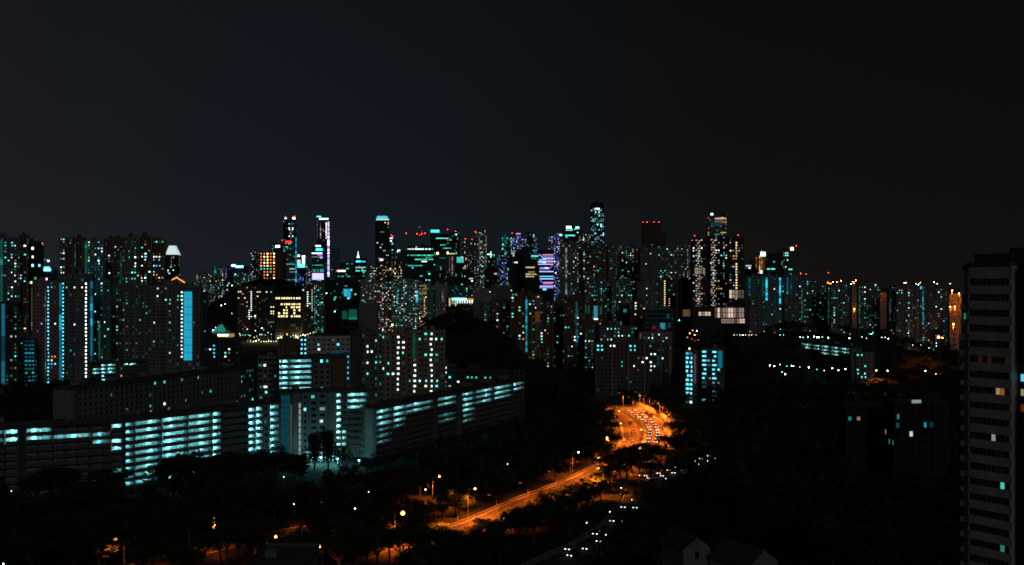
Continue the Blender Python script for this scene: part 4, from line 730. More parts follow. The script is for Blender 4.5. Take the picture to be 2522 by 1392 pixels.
    door.build('door', root, 'stuff'); glass.build('window', root, 'stuff'); frm.build('window_frame', root, 'stuff'); litw.build('lit_window', root, 'stuff')
    return root
def at(px, Y): return ((px - CX) / F * Y, Y)
c, d, w, s, g = 'c', 'd', 'w', 's', 'g'
slab('slab_block', 'long slab block with the brightest stacked corridors above the dark trees', at(306, 416), at(692, 480), 27.3, 11,
     [(306, 332, c, dict(k=.45, step=9)), (333, 398, c, dict(k=.9)), (400, 463, c, dict(k=1.25, step=6)), (465, 523, c, dict(k=.9)), (525, 545, c, dict(k=1.5, step=5)), (546, 611, c, dict(p=.35, hi=0, k=.7)), (546, 611, 'e'), (612, 629, c, dict(k=1.3, step=5)), (631, 647, c, dict(k=1.4, step=5)), (648, 664, w), (666, 688, c, dict(k=.9, step=5))], power=330, wall='grey')
slab('slab_block', 'lower slab wing with two bright corridor bays at the lower left edge', at(-60, 392), at(303, 414), 27.4, 11,
     [(-60, 10, c, dict(p=.7, hi=1, k=.7)), (12, 45, c, dict(hi=1, k=1.6, step=5)), (46, 62, s, dict(wall='dark')), (63, 128, c, dict(hi=1, k=1.2, step=6, p=.9)), (130, 225, c, dict(lo=1, hi=1, k=1.0)), (226, 272, c, dict(lo=1, hi=2, k=.35)), (273, 303, c, dict(hi=6, p=.35, k=1.2, step=5))], power=460, wall='shade_grey')
slab('slab_block', 'long receding slab block with bright corridor rows left of the expressway', at(926, 500), at(1292, 650), 22.2, 14,
     [(926, 966, c, dict(hi=2, lowp=.45, k=1.1, step=5)), (968, 1000, c, dict(hi=2, lowp=.15, k=1.0, step=6)), (1001, 1068, c, dict(hi=1, k=.9, step=6)), (1070, 1075, s), (1078, 1124, c, dict(hi=1, lowp=.3, k=1.0, step=6)), (1126, 1136, s), (1138, 1170, c, dict(hi=3, lowp=.4, k=1.1, step=6)), (1172, 1215, c, dict(hi=2, k=1.0, step=6)), (1217, 1262, c, dict(hi=2, k=1.0, step=6)), (1264, 1292, c, dict(hi=1, k=1.1, step=6))], power=400, wall='grey')
slab('slab_block', 'tall cross block with a white edged stair and three bright corridors at its right end', at(690, 490), at(906, 503), 30.2, 12,
     [(691, 716, g, dict(m='sky0')), (722, 736, s, dict(wall='shade_grey')), (743, 760, w, dict(p=.1)), (761, 806, w, dict(p=.16)), (807, 827, s, dict(wall='shade_grey')), (828, 841, c, dict(step=6, k=1.2)), (842, 854, c, dict(p=.3, k=.6)), (855, 904, c, dict(step=6, hi=2, k=1.2))], power=400, wall='shade_grey')
slab('slab_block', 'upright slab block with six stacked bright corridors behind the cross block', at(686, 556), at(852, 566), 41.4, 12,
     [(687, 693, c, dict(k=.8)), (694, 712, c, dict(k=1.5, step=5)), (713, 769, c, dict(k=1.2, step=5)), (771, 815, w, dict(p=.2)), (816, 852, s, dict(wall='brown'))], power=330, wall='grey')
slab('slab_block', 'long dull grey slab block with scattered lit windows and a blank end wall', at(190, 505), at(627, 640), 30.6, 14,
     [(190, 590, w, dict(p=.075, bw=3.6)), (592, 627, w, dict(p=.4, bw=2.6, wall='bluewall'))], wall='grey')
slab('slab_block', 'low far slab block with short bright corridor rows behind the grey slab', at(226, 840), at(577, 905), 17.6, 11,
     [(228, 248, c, dict(lo=1, hi=2)), (249, 262, c), (263, 285, c, dict(hi=2)), (286, 304, w), (305, 318, c, dict(hi=0)), (319, 336, c, dict(hi=0)), (337, 376, d), (377, 398, c, dict(hi=0, k=.6)), (399, 440, c, dict(hi=0, k=.8)), (466, 528, c, dict(hi=0)), (466, 480, 'e'), (530, 552, c, dict(hi=1)), (554, 577, c, dict(hi=2))], power=300, wall='grey')
cross = [o for o in col.objects if o.get('label', '').startswith('tall cross block')][0]
mb = MB(); mb.box(4.55, 5.1, -.35, -.1, 3, 25.5, 'rose0'); mb.build('strip_or_lit_wall', cross)  # pale stair post; the light on it is put into a glow
for k in range(9):
    mb = MB(); mb.box(8.2, 9.1, -.3, -.1, 1.2 + 2.8 * k, 3.5 + 2.8 * k, 'white1'); mb.build('stair_window', cross)
vl = bpy.data.lights.new('void_deck_light', 'POINT'); vl.energy = 1300; vl.color = (.25, .9, .95); vl.shadow_soft_size = .3
for k, (px, py, z, Y, lab) in enumerate([(820, 1128, 4, 486, 'glaring cyan lamp under the tall dark tree pair'), (832, 1150, 3, 480, 'teal lamp at the corner of the cross block'), (884, 1152, 5, 476, 'bright white lamp at the foot of the dark end wall'), (768, 1146, 3, 484, 'cyan lamp at the white columns of the cross block'), (790, 1146, 3, 484, 'middle cyan lamp at the white columns of the cross block')]):
    X = (px - CX) / F * Y; zz = max(2.6, H - (py - CY) / F * Y)
    o = thing('yard_lamp', lab, 'lamp', (X, Y, 0)); m = MB(); m.tube((0, 0, 0), (0, 0, zz), .09, .06, 'steel'); m.build('pole', o)
    m = MB(); m.ball((0, 0, zz + .25), .28, 'cyan5' if k != 1 else 'teal5', 8, 4); m.build('lamp_globe', o)
    if k == 2: vl = vl.copy(); vl.energy = 160
    elif k > 2: vl = bpy.data.lights['void_deck_light']
    l = bpy.data.objects.new('lamp_light', vl); col.objects.link(l); l.parent = o; l.location = (0, -.8, zz)
for k in range(9):                # white columns of the open ground floor
    mb = MB(); mb.box(-.3, .3, -.3, .3, 0, 3.6, 'paint_white'); mb.box(-.4, .4, -.4, .4, 3.6, 4.0, 'paint_white'); o = mb.build('column', cross); o.location = (11.8 + 1.6 * k, -3.2, 0)
mb = MB(); mb.box(10.5, 26, -4.2, -.35, 4.02, 4.4, 'pale'); mb.build('canopy', cross)
# ------------------------------------------------------------------ terrain helper, roads
HILLS = [(-430, 1950, 170, 220, 84), (-640, 1650, 130, 200, 52), (-255, 2300, 60, 60, 93), (-60, 1250, 110, 130, 46), (265, 1010, 230, 120, 34), (400, 830, 120, 110, 22), (-38, 975, 80, 75, 47), (-135, 368, 75, 30, 7), (-75, 398, 70, 24, 5)]
for k, hl in enumerate(HILLS[4:]): hill('hill', *hl, 20 + k)
def terrain(x, y):
    z = 0
    for cx, cyy, rx, ry, h in HILLS:
        t = math.hypot((x - cx) / rx, (y - cyy) / ry) * 1.06
        if t < 1: z = max(z, h * (.5 + .5 * math.cos(math.pi * t)))
    return z
def smooth(pts, n=8):
    P = [Vector(p) for p in pts]; P = [P[0] * 2 - P[1]] + P + [P[-1] * 2 - P[-2]]; o = []
    for i in range(1, len(P) - 2):
        a, b_, c_, d_ = P[i - 1:i + 3]
        for k in range(n):
            t = k / n; o.append(.5 * ((2 * b_) + (c_ - a) * t + (2 * a - 5 * b_ + 4 * c_ - d_) * t * t + (3 * b_ - a - 3 * c_ + d_) * t ** 3))
    return o + [P[-2]]
def ribbon(mb, line, o0, o1, z, m, dash=None, z1=None):     # a strip between two side offsets (right positive)
    N = []
    for i, p in enumerate(line):
        t = (line[min(i + 1, len(line) - 1)] - line[max(i - 1, 0)]).normalized(); N.append(Vector((t.y, -t.x)))
    for i in range(len(line) - 1):
        if dash and i % dash >= dash / 2: continue
        a, b_ = line[i], line[i + 1]; q = [a + N[i] * o0, a + N[i] * o1, b_ + N[i + 1] * o1, b_ + N[i + 1] * o0]
        if z1 is None: mb.quad([(p.x, p.y, z) for p in q], m)
        else:
            n = len(mb.v); mb.v += [(p.x, p.y, zz) for zz in (z, z1) for p in q]; k = mb.mi(m); mb.f += [tuple(n + j for j in r) for r in BF]; mb.m += [k] * 6
def road(name, pts, wd, lanes, n=8, rail=True):
    line = smooth(pts, n); mb = MB(); ribbon(mb, line, -wd / 2, wd / 2, .03, 'asphalt'); o = mb.build(name, None, 'structure')
    fine = smooth(pts, n * 4)
    mk = MB(); ribbon(mk, line, -wd / 2 + .35, -wd / 2 + .6, .045, 'paint_white'); ribbon(mk, line, wd / 2 - .6, wd / 2 - .35, .045, 'paint_white')
    for k in range(1, lanes): x = -wd / 2 + k * wd / lanes; ribbon(mk, fine, x - .07, x + .07, .045, 'paint_white', 6)
    mk.build('lane_marking', o, 'stuff')
    for s in (-1, 1):
        kb = MB(); a, b_ = sorted((s * (wd / 2 + .02), s * (wd / 2 + .35))); ribbon(kb, line, a, b_, 0, 'kerb_stone', None, .14); kb.build('kerb', o)
        pv = MB(); a, b_ = sorted((s * (wd / 2 + .37), s * (wd / 2 + 2.6))); ribbon(pv, line, a, b_, .06, 'turf'); pv.build('verge', None, 'structure')
        if rail:
            rl = MB(); a, b_ = sorted((s * (wd / 2 + .5), s * (wd / 2 + .62))); ribbon(rl, line, a, b_, .45, 'rail', None, .82)
            for p in line[::2]:
                i = line.index(p); t = (line[min(i + 1, len(line) - 1)] - line[max(i - 1, 0)]).normalized(); q = p + Vector((t.y, -t.x)) * s * (wd / 2 + .7)
                rl.box(q.x - .06, q.x + .06, q.y - .06, q.y + .06, 0, .8, 'steel')
            rl.build('guard_rail', o)
    return line
P = lambda *l: [gpt(a, b_) for a, b_ in l]
LC = road('expressway', P((760, 1470), (930, 1390), (1060, 1335), (1190, 1287), (1310, 1234), (1420, 1190), (1500, 1148), (1543, 1112), (1560, 1080), (1556, 1052), (1536, 1026), (1500, 1006), (1430, 985)), 12, 3)
RC = road('expressway', P((1180, 1480), (1380, 1385), (1480, 1335), (1555, 1270), (1582, 1200), (1596, 1140), (1614, 1095), (1620, 1064), (1602, 1038), (1566, 1015), (1525, 998), (1450, 978)), 13, 3)
SR = road('service_road', P((250, 1430), (360, 1392), (500, 1357), (640, 1326), (750, 1303), (900, 1282), (1040, 1262), (1110, 1230)), 8, 2, rail=False)
XR = road('cross_road', P((1590, 1180), (1640, 1170), (1690, 1152), (1752, 1130), (1850, 1100), (1980, 1070)), 9, 2, rail=False)
wl = MB(); ribbon(wl, RC[62:82], 9.2, 9.7, 0, 'pale', None, 2.6); ribbon(wl, RC[62:82], 9.1, 9.8, 2.6, 'concrete', None, 2.8)
tag(wl.build('retaining_wall'), 'pale curved retaining wall along the outer edge of the expressway bend', 'wall')

# ------------------------------------------------------------------ street lamps
spot = bpy.data.lights.new('sodium_lamp', 'SPOT'); spot.color = (1, .175, .012); spot.energy = 27000; spot.spot_size = R(140); spot.spot_blend = .5; spot.shadow_soft_size = .25
spot_dim = spot.copy(); spot_dim.energy = 6000
def street_lamp(x, y, rz, hz, label, group=None, bulb='orange5', light=True, r=.34, arm=2.2, z0=0, dim=False):
    o = thing('street_lamp', label, 'lamp', (x, y, z0), rz, group)
    m = MB(); m.tube((0, 0, 0), (0, 0, hz), .13, .08, 'steel'); m.tube((0, 0, hz), (arm, 0, hz + .45), .07, .05, 'steel', 5); m.build('pole', o)
    m = MB(); m.box(arm - .3, arm + .8, -.22, .22, hz + .42, hz + .62, 'steel', .06); hd = m.build('lamp_head', o)
    m = MB()
    if bulb: m.ball((arm + .25, 0, hz + .42 - r * .3), r, bulb, 8, 4); m.build('bulb', hd)
    else: m.box(arm - .2, arm + .7, -.17, .17, hz + .36, hz + .415, 'orange3'); m.build('lamp_glass_or_halo', hd)
    if light and bulb: m = MB(); m.ball((arm + .25, r * 1.15, hz + .42 - r * .3), r * 1.35, 'orange2', 8, 5); m.build('lamp_glass_or_halo', hd)  # glow around the bulb, put in as an orange ball
    if light:
        l = bpy.data.objects.new('lamp_light', spot_dim if dim else spot); col.objects.link(l); l.parent = hd; l.location = (arm + .25, 0, hz - .3)
    return o
def head_at(px, py, z, label, rz=0, **k):
    x, y, _ = hpt(px, py, z); a = k.get('arm', 2.2) + .25
    return street_lamp(x - a * math.cos(rz), y - a * math.sin(rz), rz, z - .42, label, **k), (px, py, y)
CLEAR = []           # what the trees must not stand in front of: px, py, radius, distance
for px, py, rz, r, lab in [(992, 1263, 0, .55, 'brightest orange street lamp standing among trees left of the expressway'), (1082, 1173, 0, .33, 'orange lamp in the dark trees below the receding slab block'), (1170, 1203, 0, .33, 'orange lamp in the dark trees right of the brightest street lamp'),
        (679, 1321, 0, .33, 'orange lamp over the lit service road at the bottom'), (787, 1345, 2, .33, 'orange lamp beside the small flat roof at the bottom edge'), (285, 1327, 3, .28, 'dim orange lamp behind branches at the lower left'), (1472, 1153, 2.6, .5, 'big golden lamp at the far end of the straight orange road'),
        (1425, 1113, 0, .3, 'yellow lamp half hidden by leaves left of the bend'), (1576, 973, 2.9, .42, 'tall lamp on the bend with the highest orange light'), (1621, 993, 2.9, .42, 'second lamp from the top on the outer side of the bend'), (1648, 1021, 2.9, .42, 'third lamp from the top on the outer side of the bend'),
        (1529, 1042, .4, .28, 'lamp over the inner edge of the orange bend'), (1495, 1077, .1, .42, 'lamp with a dark pole left of the orange bend'), (1576, 1105, 2, .42, 'lamp just below the orange bend at the tree tops'), (1525, 1012, .2, .28, 'lamp at the far left end of the bend')]:
    o, cpt = head_at(px, py, 10.0, lab, rz, r=r, bulb='orange5' if py != 1113 else 'gold5', dim=py > 1300); CLEAR.append((px, py, 5, cpt[2] - 1))
def along(line, step, off, group, label, k0=0, k1=1e9, start=0, hz=10, dim=False):
    acc = start
    for i in range(len(line) - 1):
        seg = (line[i + 1] - line[i]).length; acc += seg
        if acc >= step:
            acc = 0; p = line[i + 1]; t = (line[i + 1] - line[i]).normalized(); n = Vector((t.y, -t.x))
            if not k0 <= p.y <= k1: continue
            q = p + n * off; dr = -n if off > 0 else n
            street_lamp(q.x, q.y, math.atan2(dr.y, dr.x), hz, label, group, bulb=None, arm=2.6, dim=dim)
along(LC, 21, 7.6, 'shielded lamps along the expressway', 'shielded lamp on a pole lighting the expressway orange', 325, 700)
along(RC, 24, 7.4, 'shielded lamps along the expressway', 'shielded lamp on a pole lighting the expressway orange', 520, 700)
along(SR, 40, 4.8, 'shielded lamps along the service road', 'shielded lamp lighting the narrow service road', 318, 362, hz=8, dim=True)
def post_lamp(px, py, Y, m, name='lamp_or_speck', lab='small white light glinting in the dark wood', grp='small lamps and light specks in the dark woods', r=.22):
    X, z = (px - CX) / F * Y, H - (py - CY) / F * Y; zt = terrain(X, Y)
    o = thing(name, lab, 'lamp', (X, Y, 0), 0, grp); mb = MB(); mb.tube((0, 0, zt), (0, 0, z), .09, .06, 'steel', 5); mb.build('pole', o)
    mb = MB(); mb.ball((0, 0, z + r), r, m, 6, 4); mb.build('bulb', o); CLEAR.append((px, py, 3, Y - .5))
def Yh(py, z=5): return (H - z) * F / (py - CY)
for px, py in [(140, 1250), (212, 1174), (37, 1172), (28, 1211), (527, 1277), (699, 1176), (875, 1254), (1250, 1144), (1324, 1154), (1048, 1207), (908, 1213), (724, 1243), (8, 1390), (1240, 1278), (1445, 1289), (1556, 1232), (1640, 1180), (1530, 1203), (1485, 1170), (1430, 1222), (1502, 1262), (1610, 1150), (1575, 1172)]: post_lamp(px, py, Yh(py), rng.choice(('white4', 'white4', 'white5', 'rose4')), r=rng.uniform(.13, .2))  # the later ones are added lamps for specks of car light and lit leaves
for px, py, Y, m in [(1896, 901, 820, 'white5'), (1907, 903, 820, 'white5'), (1921, 899, 825, 'gold4'), (1938, 903, 825, 'teal4'), (1950, 902, 830, 'white5'), (1955, 903, 830, 'white4'), (1926, 917, 800, 'sky5'), (1934, 923, 795, 'white5'), (1970, 905, 830, 'pink4'), (1992, 906, 830, 'white5'), (2012, 911, 830, 'teal4'), (2030, 914, 830, 'white4'), (2050, 908, 830, 'rose5'), (2065, 913, 830, 'cyan5'), (2082, 910, 830, 'white5'),
        (2186, 914, 790, 'white5'), (2279, 915, 790, 'white5'), (2305, 922, 780, 'white4'), (1971, 831, 965, 'cyan5'), (1978, 832, 965, 'white4'), (1990, 831, 965, 'cyan5'), (2005, 830, 965, 'white5'), (2012, 832, 965, 'white5'), (2017, 832, 965, 'white5'), (2025, 831, 965, 'white4'), (2040, 833, 965, 'white5'), (2092, 834, 965, 'white5'), (2094, 824, 970, 'rose3'), (2123, 831, 965, 'white4'), (2140, 823, 970, 'sky4'), (2146, 824, 970, 'cyan5'), (2150, 820, 970, 'white4'), (2134, 834, 962, 'white4'), (2172, 832, 965, 'white4'), (2180, 832, 965, 'white4'), (2188, 835, 962, 'white5'), (2237, 821, 970, 'white4'), (2200, 822, 970, 'orange3'), (2248, 851, 930, 'gold4'), (2268, 851, 930, 'orange4'), (2288, 858, 925, 'white4'), (2306, 846, 930, 'white4'), (2306, 853, 930, 'white4'),
        (1808, 826, 980, 'gold4'), (1815, 826, 980, 'gold3'), (1822, 826, 980, 'gold4'), (1829, 826, 980, 'gold5'), (1836, 826, 980, 'gold4'), (1845, 826, 980, 'gold4'), (1851, 826, 980, 'gold4'), (1862, 826, 980, 'orange4'), (1908, 820, 985, 'red4'), (1921, 826, 980, 'cyan4'), (1930, 826, 980, 'teal4'), (1882, 817, 985, 'white3'), (1922, 812, 990, 'white3'), (1693, 832, 905, 'orange4'), (1699, 822, 910, 'orange5'), (1706, 815, 915, 'rose4'), (1711, 826, 908, 'orange5'), (1716, 816, 915, 'rose5'), (1704, 836, 900, 'red4'), (1712, 840, 895, 'red3'), (1720, 838, 897, 'pink3'),
        (1673, 790, 1060, 'teal5'), (1478, 798, 1090, 'orange4'), (1481, 789, 1095, 'red3'), (1500, 793, 1100, 'rose3'), (1698, 860, 770, 'rose5')]:
    post_lamp(px, py, Y, m, 'hillside_lamp', 'small lamp on the dark wooded hillside', 'lamps on the dark wooded hillsides', r=.3)
for px, py, r, lab in [(2312, 830, .95, 'glaring orange star shaped lamp left of the near dark tower'), (2321, 832, .5, 'smaller orange lamp touching the glaring star shaped lamp'), (2158, 912, .45, 'orange lamp with a lit pole on the right hand hill'), (966, 800, .55, 'lone reddish orange lamp above the point blocks')]:
    Y = 940 if px > 2200 else 800 if px > 2000 else 720; X, z = (px - CX) / F * Y, H - (py - CY) / F * Y; zt = terrain(X, Y)
    street_lamp(X - 2.4, Y, 0, z - zt - .4, lab, r=r, z0=zt, bulb='orange5'); CLEAR.append((px, py, 6, Y - 1))
# the yellow lit forecourt and the string of lamps below the dark hill
def forecourt():
    Y = 1500; X = lambda p: (p - CX) / F * Y; Z = lambda q: H - (q - CY) / F * Y
    t = thing('pavilion', 'tent roofed pavilion with a glowing yellow canopy and green lit peaks', 'pavilion', (X(548), Y, 0))
    x0 = X(548); m = MB(); m.box(X(522) - x0, X(574) - x0, -8, 8, Z(830), Z(822), 'gold1'); m.build('canopy', t)
    m = MB(); m.box(X(530) - x0, X(566) - x0, -8.6, -8.1, Z(827), Z(823), 'gold4'); m.build('sign_or_lit_panel', t)
    for px, py, mm in ((540, 799, 'green1'), (546, 797, 'teal1'), (534, 806, 'teal2'), (556, 812, 'teal0')):
        m = MB(); w_ = 6; zt, zb = Z(py), Z(818); xx = X(px) - x0
        for i in range(4):
            a = [(-w_, -w_), (w_, -w_), (w_, w_), (-w_, w_)]; m.quad([(xx + a[i][0], a[i][1], zb), (xx + a[(i + 1) % 4][0], a[(i + 1) % 4][1], zb), (xx, 0, zt)], mm)
        m.build('tent_roof', t)
    for px in (524, 540, 556, 572): m = MB(); m.tube((X(px) - x0, 0, 0), (X(px) - x0, 0, Z(830)), .4, .4, 'steel'); m.build('post', t)
forecourt()
for px, py, m in [(524, 814, 'rose5'), (531, 807, 'white4'), (590, 823, 'white4'), (592, 827, 'gold4'), (598, 826, 'teal4'), (604, 826, 'teal4'), (612, 826, 'teal4'), (616, 828, 'gold4'), (609, 812, 'white4'), (626, 832, 'gold4'), (632, 829, 'teal4'), (640, 825, 'white4'), (645, 825, 'white4'), (653, 826, 'white3'), (660, 820, 'rose4'), (668, 824, 'teal4'), (645, 809, 'white5'), (649, 813, 'teal4'), (610, 840, 'rose3'), (617, 841, 'gold4'), (624, 842, 'gold4'), (631, 841, 'gold5'), (637, 838, 'orange5'), (643, 842, 'rose4'), (650, 842, 'white4'), (656, 842, 'gold4'), (662, 841, 'white4'), (668, 842, 'white4'), (674, 842, 'white3'), (680, 841, 'rose4'), (685, 834, 'gold5'), (700, 834, 'gold4'), (706, 832, 'gold5'), (716, 830, 'teal4'), (722, 826, 'gold4'), (728, 829, 'gold5'), (733, 833, 'gold5'), (740, 828, 'gold4'), (746, 825, 'rose5'), (752, 827, 'gold5'), (758, 824, 'gold4'), (764, 822, 'white4'), (772, 820, 'white4'), (778, 819, 'white3'), (571, 773, 'white4'), (628, 779, 'white5'), (545, 753, 'white5'), (555, 750, 'white5'), (762, 803, 'teal2'), (776, 797, 'teal2'), (985, 772, 'white4'), (1026, 775, 'gold3'), (1039, 772, 'white2'), (955, 757, 'teal2')]:
    post_lamp(px, py, 1480 if py > 800 else 1600, m, 'car_park_lamp', 'car park lamp in the glittering row below the dark hill', 'lamps in the glittering row below the hill', r=.42)
cp = bpy.data.lights.new('car_park_light', 'POINT'); cp.energy = 4000; cp.color = (1, .85, .35); cp.shadow_soft_size = .5
for px, py in ((545, 826), (625, 838), (660, 838), (690, 832), (730, 830), (752, 824)):
    l = bpy.data.objects.new('lamp_light', cp); col.objects.link(l); Y = 1478; l.location = ((px - CX) / F * Y, Y, H - (py - CY) / F * Y)

# ------------------------------------------------------------------ cars, all with their lamps on
def car(paint, lab, grp):
    o = thing('car', lab, 'car', (0, 0, -50), 0, grp); m = MB()
    prof = [(-2.2, .35), (2.2, .35), (2.25, .75), (1.2, .92), (-1.9, .98), (-2.25, .85)]
    n = len(m.v); k = m.mi(paint)
    for y in (-.88, .88): m.v += [(x, y, z) for x, z in prof]
    m.f += [tuple(n + i for i in range(6)), tuple(n + 6 + i for i in reversed(range(6)))] + [(n + (i + 1) % 6, n + i, n + 6 + i, n + 6 + (i + 1) % 6) for i in range(6)]; m.m += [k] * 8
    m.build('body', o)
    m = MB(); n = 0; k = m.mi('darkglass'); m.v = [(-1.8, -.8, .97), (1.0, -.8, .93), (1.0, .8, .93), (-1.8, .8, .97), (-1.3, -.66, 1.42), (.25, -.66, 1.44), (.25, .66, 1.44), (-1.3, .66, 1.42)]; m.f = [tuple(q) for q in BF]; m.m = [k] * 6
    m.build('windscreen', o); m = MB(); m.box(-1.28, .22, -.64, .64, 1.445, 1.48, paint, .05); m.build('roof', o)
    for x in (-1.35, 1.4):
        for y in (-.8, .8):
            m = MB(); m.tube((x, y - .1, .32), (x, y + .1, .32), .32, .32, 'tyre', 8); m.build('wheel', o)
    for y in (-.62, .62):
        m = MB(); m.box(2.2, 2.29, y - .16, y + .16, .6, .76, 'white4'); m.build('headlight', o)
        m = MB(); m.box(-2.31, -2.24, y - .17, y + .17, .68, .84, 'red3'); m.build('tail_light', o)
    return o
GQ = ['cars with headlights on facing the camera', 'cars with red tail lights driving away']
protos = [car(p, 'x', GQ[0]) for p in ('car_white', 'car_dark', 'car_silver', 'car_red')]
used = set()
def put_car(x, y, rz, lab, grp):
    i = rng.choice((0, 1, 1, 2, 2, 3))
    nm = ('white', 'dark', 'silver', 'red')[i]; lb = f'{nm} {lab}'
    if i not in used:
        used.add(i); o = protos[i]; o.location = (x, y, .05); o.rotation_euler = (0, 0, rz); o['label'] = lb; o['group'] = grp; return
    dup(protos[i], (x, y, .05), rz, 1, lb, grp)
def queue(line, offs, y0, y1, step, toward, prob, lab, grp):
    for off in offs:
        acc = rng.uniform(0, step)
        for i in range(len(line) - 1):
            acc += (line[i + 1] - line[i]).length
            if acc >= step:
                acc = 0; p = line[i]; t = (line[i + 1] - line[i]).normalized()
                if y0 <= p.y <= y1 and rng.random() < prob:
                    q = p + Vector((t.y, -t.x)) * off; put_car(q.x, q.y, math.atan2(t.y, t.x) + (math.pi if toward else 0), lab, grp)
queue(RC, (4.2,), 545, 690, 7, False, .85, 'car with red tail lights on the outer lane of the bend', GQ[1])
queue(RC, (-4.2, 0), 540, 690, 6.4, True, .92, 'car with its headlights on coming round the expressway bend', GQ[0])
queue(RC, (-4.2, 0, 4.2), 320, 400, 9, True, .5, 'car with its headlights on seen through the trees at the bottom', GQ[0])
queue(RC, (-4.2, 0), 470, 520, 9, True, .8, 'car with its headlights on just below the bend', GQ[0])
queue(LC, (-4.2, 0, 4.2), 540, 640, 30, False, .5, 'car driving away over the orange bend', GQ[1])
queue(XR, (-2.2, 2.2), 440, 520, 8, True, .9, 'car with its headlights on along the side road right of the bend', 'cars on the side road')
# ------------------------------------------------------------------ the near dark tower at the right edge
def near_tower():
    A, Bq = Vector((*at(2384, 206),)), Vector((*at(2489, 199),)); t = (Bq - A); L = t.length; rz = math.atan2(t.y, t.x)
    ztop = H - (655 - CY) / F * 206; fl = 2.86; nf = 33; z0 = ztop - 2.4 - nf * fl
    o = thing('apartment_tower', 'near dark tower with long window bands cut by the right edge', 'tower', (A.x, A.y, 0), rz)
    core = MB(); core.box(.25, L + .0, .5, 14, 0, ztop, 'stone'); core.box(-1.6, .2, 1.2, 12, 0, ztop - 1, 'concrete'); core.build('wall', o)
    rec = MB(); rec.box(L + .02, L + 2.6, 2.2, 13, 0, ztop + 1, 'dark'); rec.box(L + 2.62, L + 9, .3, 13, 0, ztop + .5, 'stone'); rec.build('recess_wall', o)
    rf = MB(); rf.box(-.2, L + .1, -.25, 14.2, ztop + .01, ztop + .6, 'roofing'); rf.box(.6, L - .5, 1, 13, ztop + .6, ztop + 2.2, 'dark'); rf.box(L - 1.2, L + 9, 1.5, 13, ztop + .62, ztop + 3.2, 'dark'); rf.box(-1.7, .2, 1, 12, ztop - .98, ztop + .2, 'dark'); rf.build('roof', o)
    n = 9; band0, band1 = .25, L - .35; cw = (band1 - band0) / n
    pane = MB(); pane.box(.03, cw - .03, .0, .02, 0, 1.28, 'darkglass'); pme = pane.mesh('window'); pm2 = pme.copy(); pm2.materials[0] = M['curtain_dark']; pm3 = pme.copy(); pm3.materials[0] = M['curtain_grey']
    fr = MB(); fr.box(0, cw, -.05, .0, -.03, .05, 'steel'); fr.box(0, cw, -.05, .0, 1.24, 1.32, 'steel'); fr.box(-.03, .04, -.06, .0, .05, 1.24, 'steel'); fme = fr.mesh('frame')
    spd = MB(); spd.box(.24, L + .02, 0, .5, 0, fl - 1.32, 'stone'); sme = spd.mesh('spandrel')
    litm = {}
    def litat(px, py, m):
        z = H - (py - CY) / F * 203; j = int((z - z0) / fl); k = (px - CX) / F; ca, sa = math.cos(rz), math.sin(rz)
        u = (k * A.y - A.x) / (ca - k * sa); litm[j, int((u - band0) / cw)] = m
    for px, py, m in [(2458, 966, 'gold1'), (2468, 966, 'orange1'), (2441, 1071, 'white1'), (2466, 1192, 'teal2'), (2466, 1342, 'teal1'), (2436, 905, 'ember'), (2478, 905, 'ember'), (2484, 905, 'ember'), (2410, 905, 'ember')]: litat(px, py, m)
    side = MB(); side.box(L - .33, L + .02, .0, .5, 0, ztop - .1, 'stone'); side.box(.0, .24, .05, 1.2, 0, ztop - .1, 'stone'); side.build('corner_pier', o)
    cnt = 0
    for j in range(nf + 1):
        z = z0 + j * fl; link('spandrel', sme, o, None, (0, 0, z))
        if j == nf: continue
        for i in range(n):
            zz = z + fl - 1.3; m = litm.get((j, i))
            if m:
                lp = MB(); lp.box(.03, cw - .03, .0, .02, 0, 1.28, m); w_ = lp.build('window', o, None, (band0 + i * cw, .16, zz)); w_['label'] = 'lit window'
            elif z > 18: w_ = link('window', rng.choice((pme, pme, pme, pm2, pm2, pm3)), o, None, (band0 + i * cw, .16, zz)); cnt += 1
            else: continue
            link('frame', fme, w_, None, (0, 0, 0))
    bal = MB(); bal.box(-1.9, -.0, .55, 1.15, -.12, .02, 'stone'); bal.box(-1.9, .0, .5, .55, -.12, .95, 'stone'); bme = bal.mesh('balcony')
    sw = MB(); sw.box(L + 4.2, L + 7, .1, .27, .9, 2.2, 'darkglass'); sme2 = sw.mesh('window')
    for j in range(nf): link('balcony', bme, o, None, (0, 0, z0 + j * fl)); link('window', sme2, o, None, (0, 0, z0 + j * fl))
    top = MB(); top.box(.24, L + .02, 0, .5, z0 + nf * fl + fl - 1.3, ztop, 'stone'); top.build('spandrel', o)
    for px, py, m, wq, hq in [(2507, 930, 'cyan2', 1.0, 1.3), (2507, 966, 'gold1', 1.0, 1.2), (2507, 1004, 'orange0', 1.0, 1.3)]:
        z = H - (py - CY) / F * 200; lp = MB(); lp.box(L + .7, L + .7 + wq / 2 - .03, 2.1, 2.18, z - hq / 2, z + hq / 2, m); lp.box(L + .73 + wq / 2, L + .7 + wq, 2.1, 2.18, z - hq / 2, z + hq / 2, m); lp.build('window', o)['label'] = 'lit window'
    for px, py, m in [(2381, 807, 'teal2'), (2387, 1283, 'cyan3'), (2381, 973, 'teal1'), (2366, 780, 'green1')]:
        z = H - (py - CY) / F * 207; u = (px - 2384) / F * 207; lp = MB(); lp.box(u - .2, u + .2, 1.05, 1.19, z - .6, z + .6, m); lp.build('window', o)['label'] = 'lit window'
near_tower()
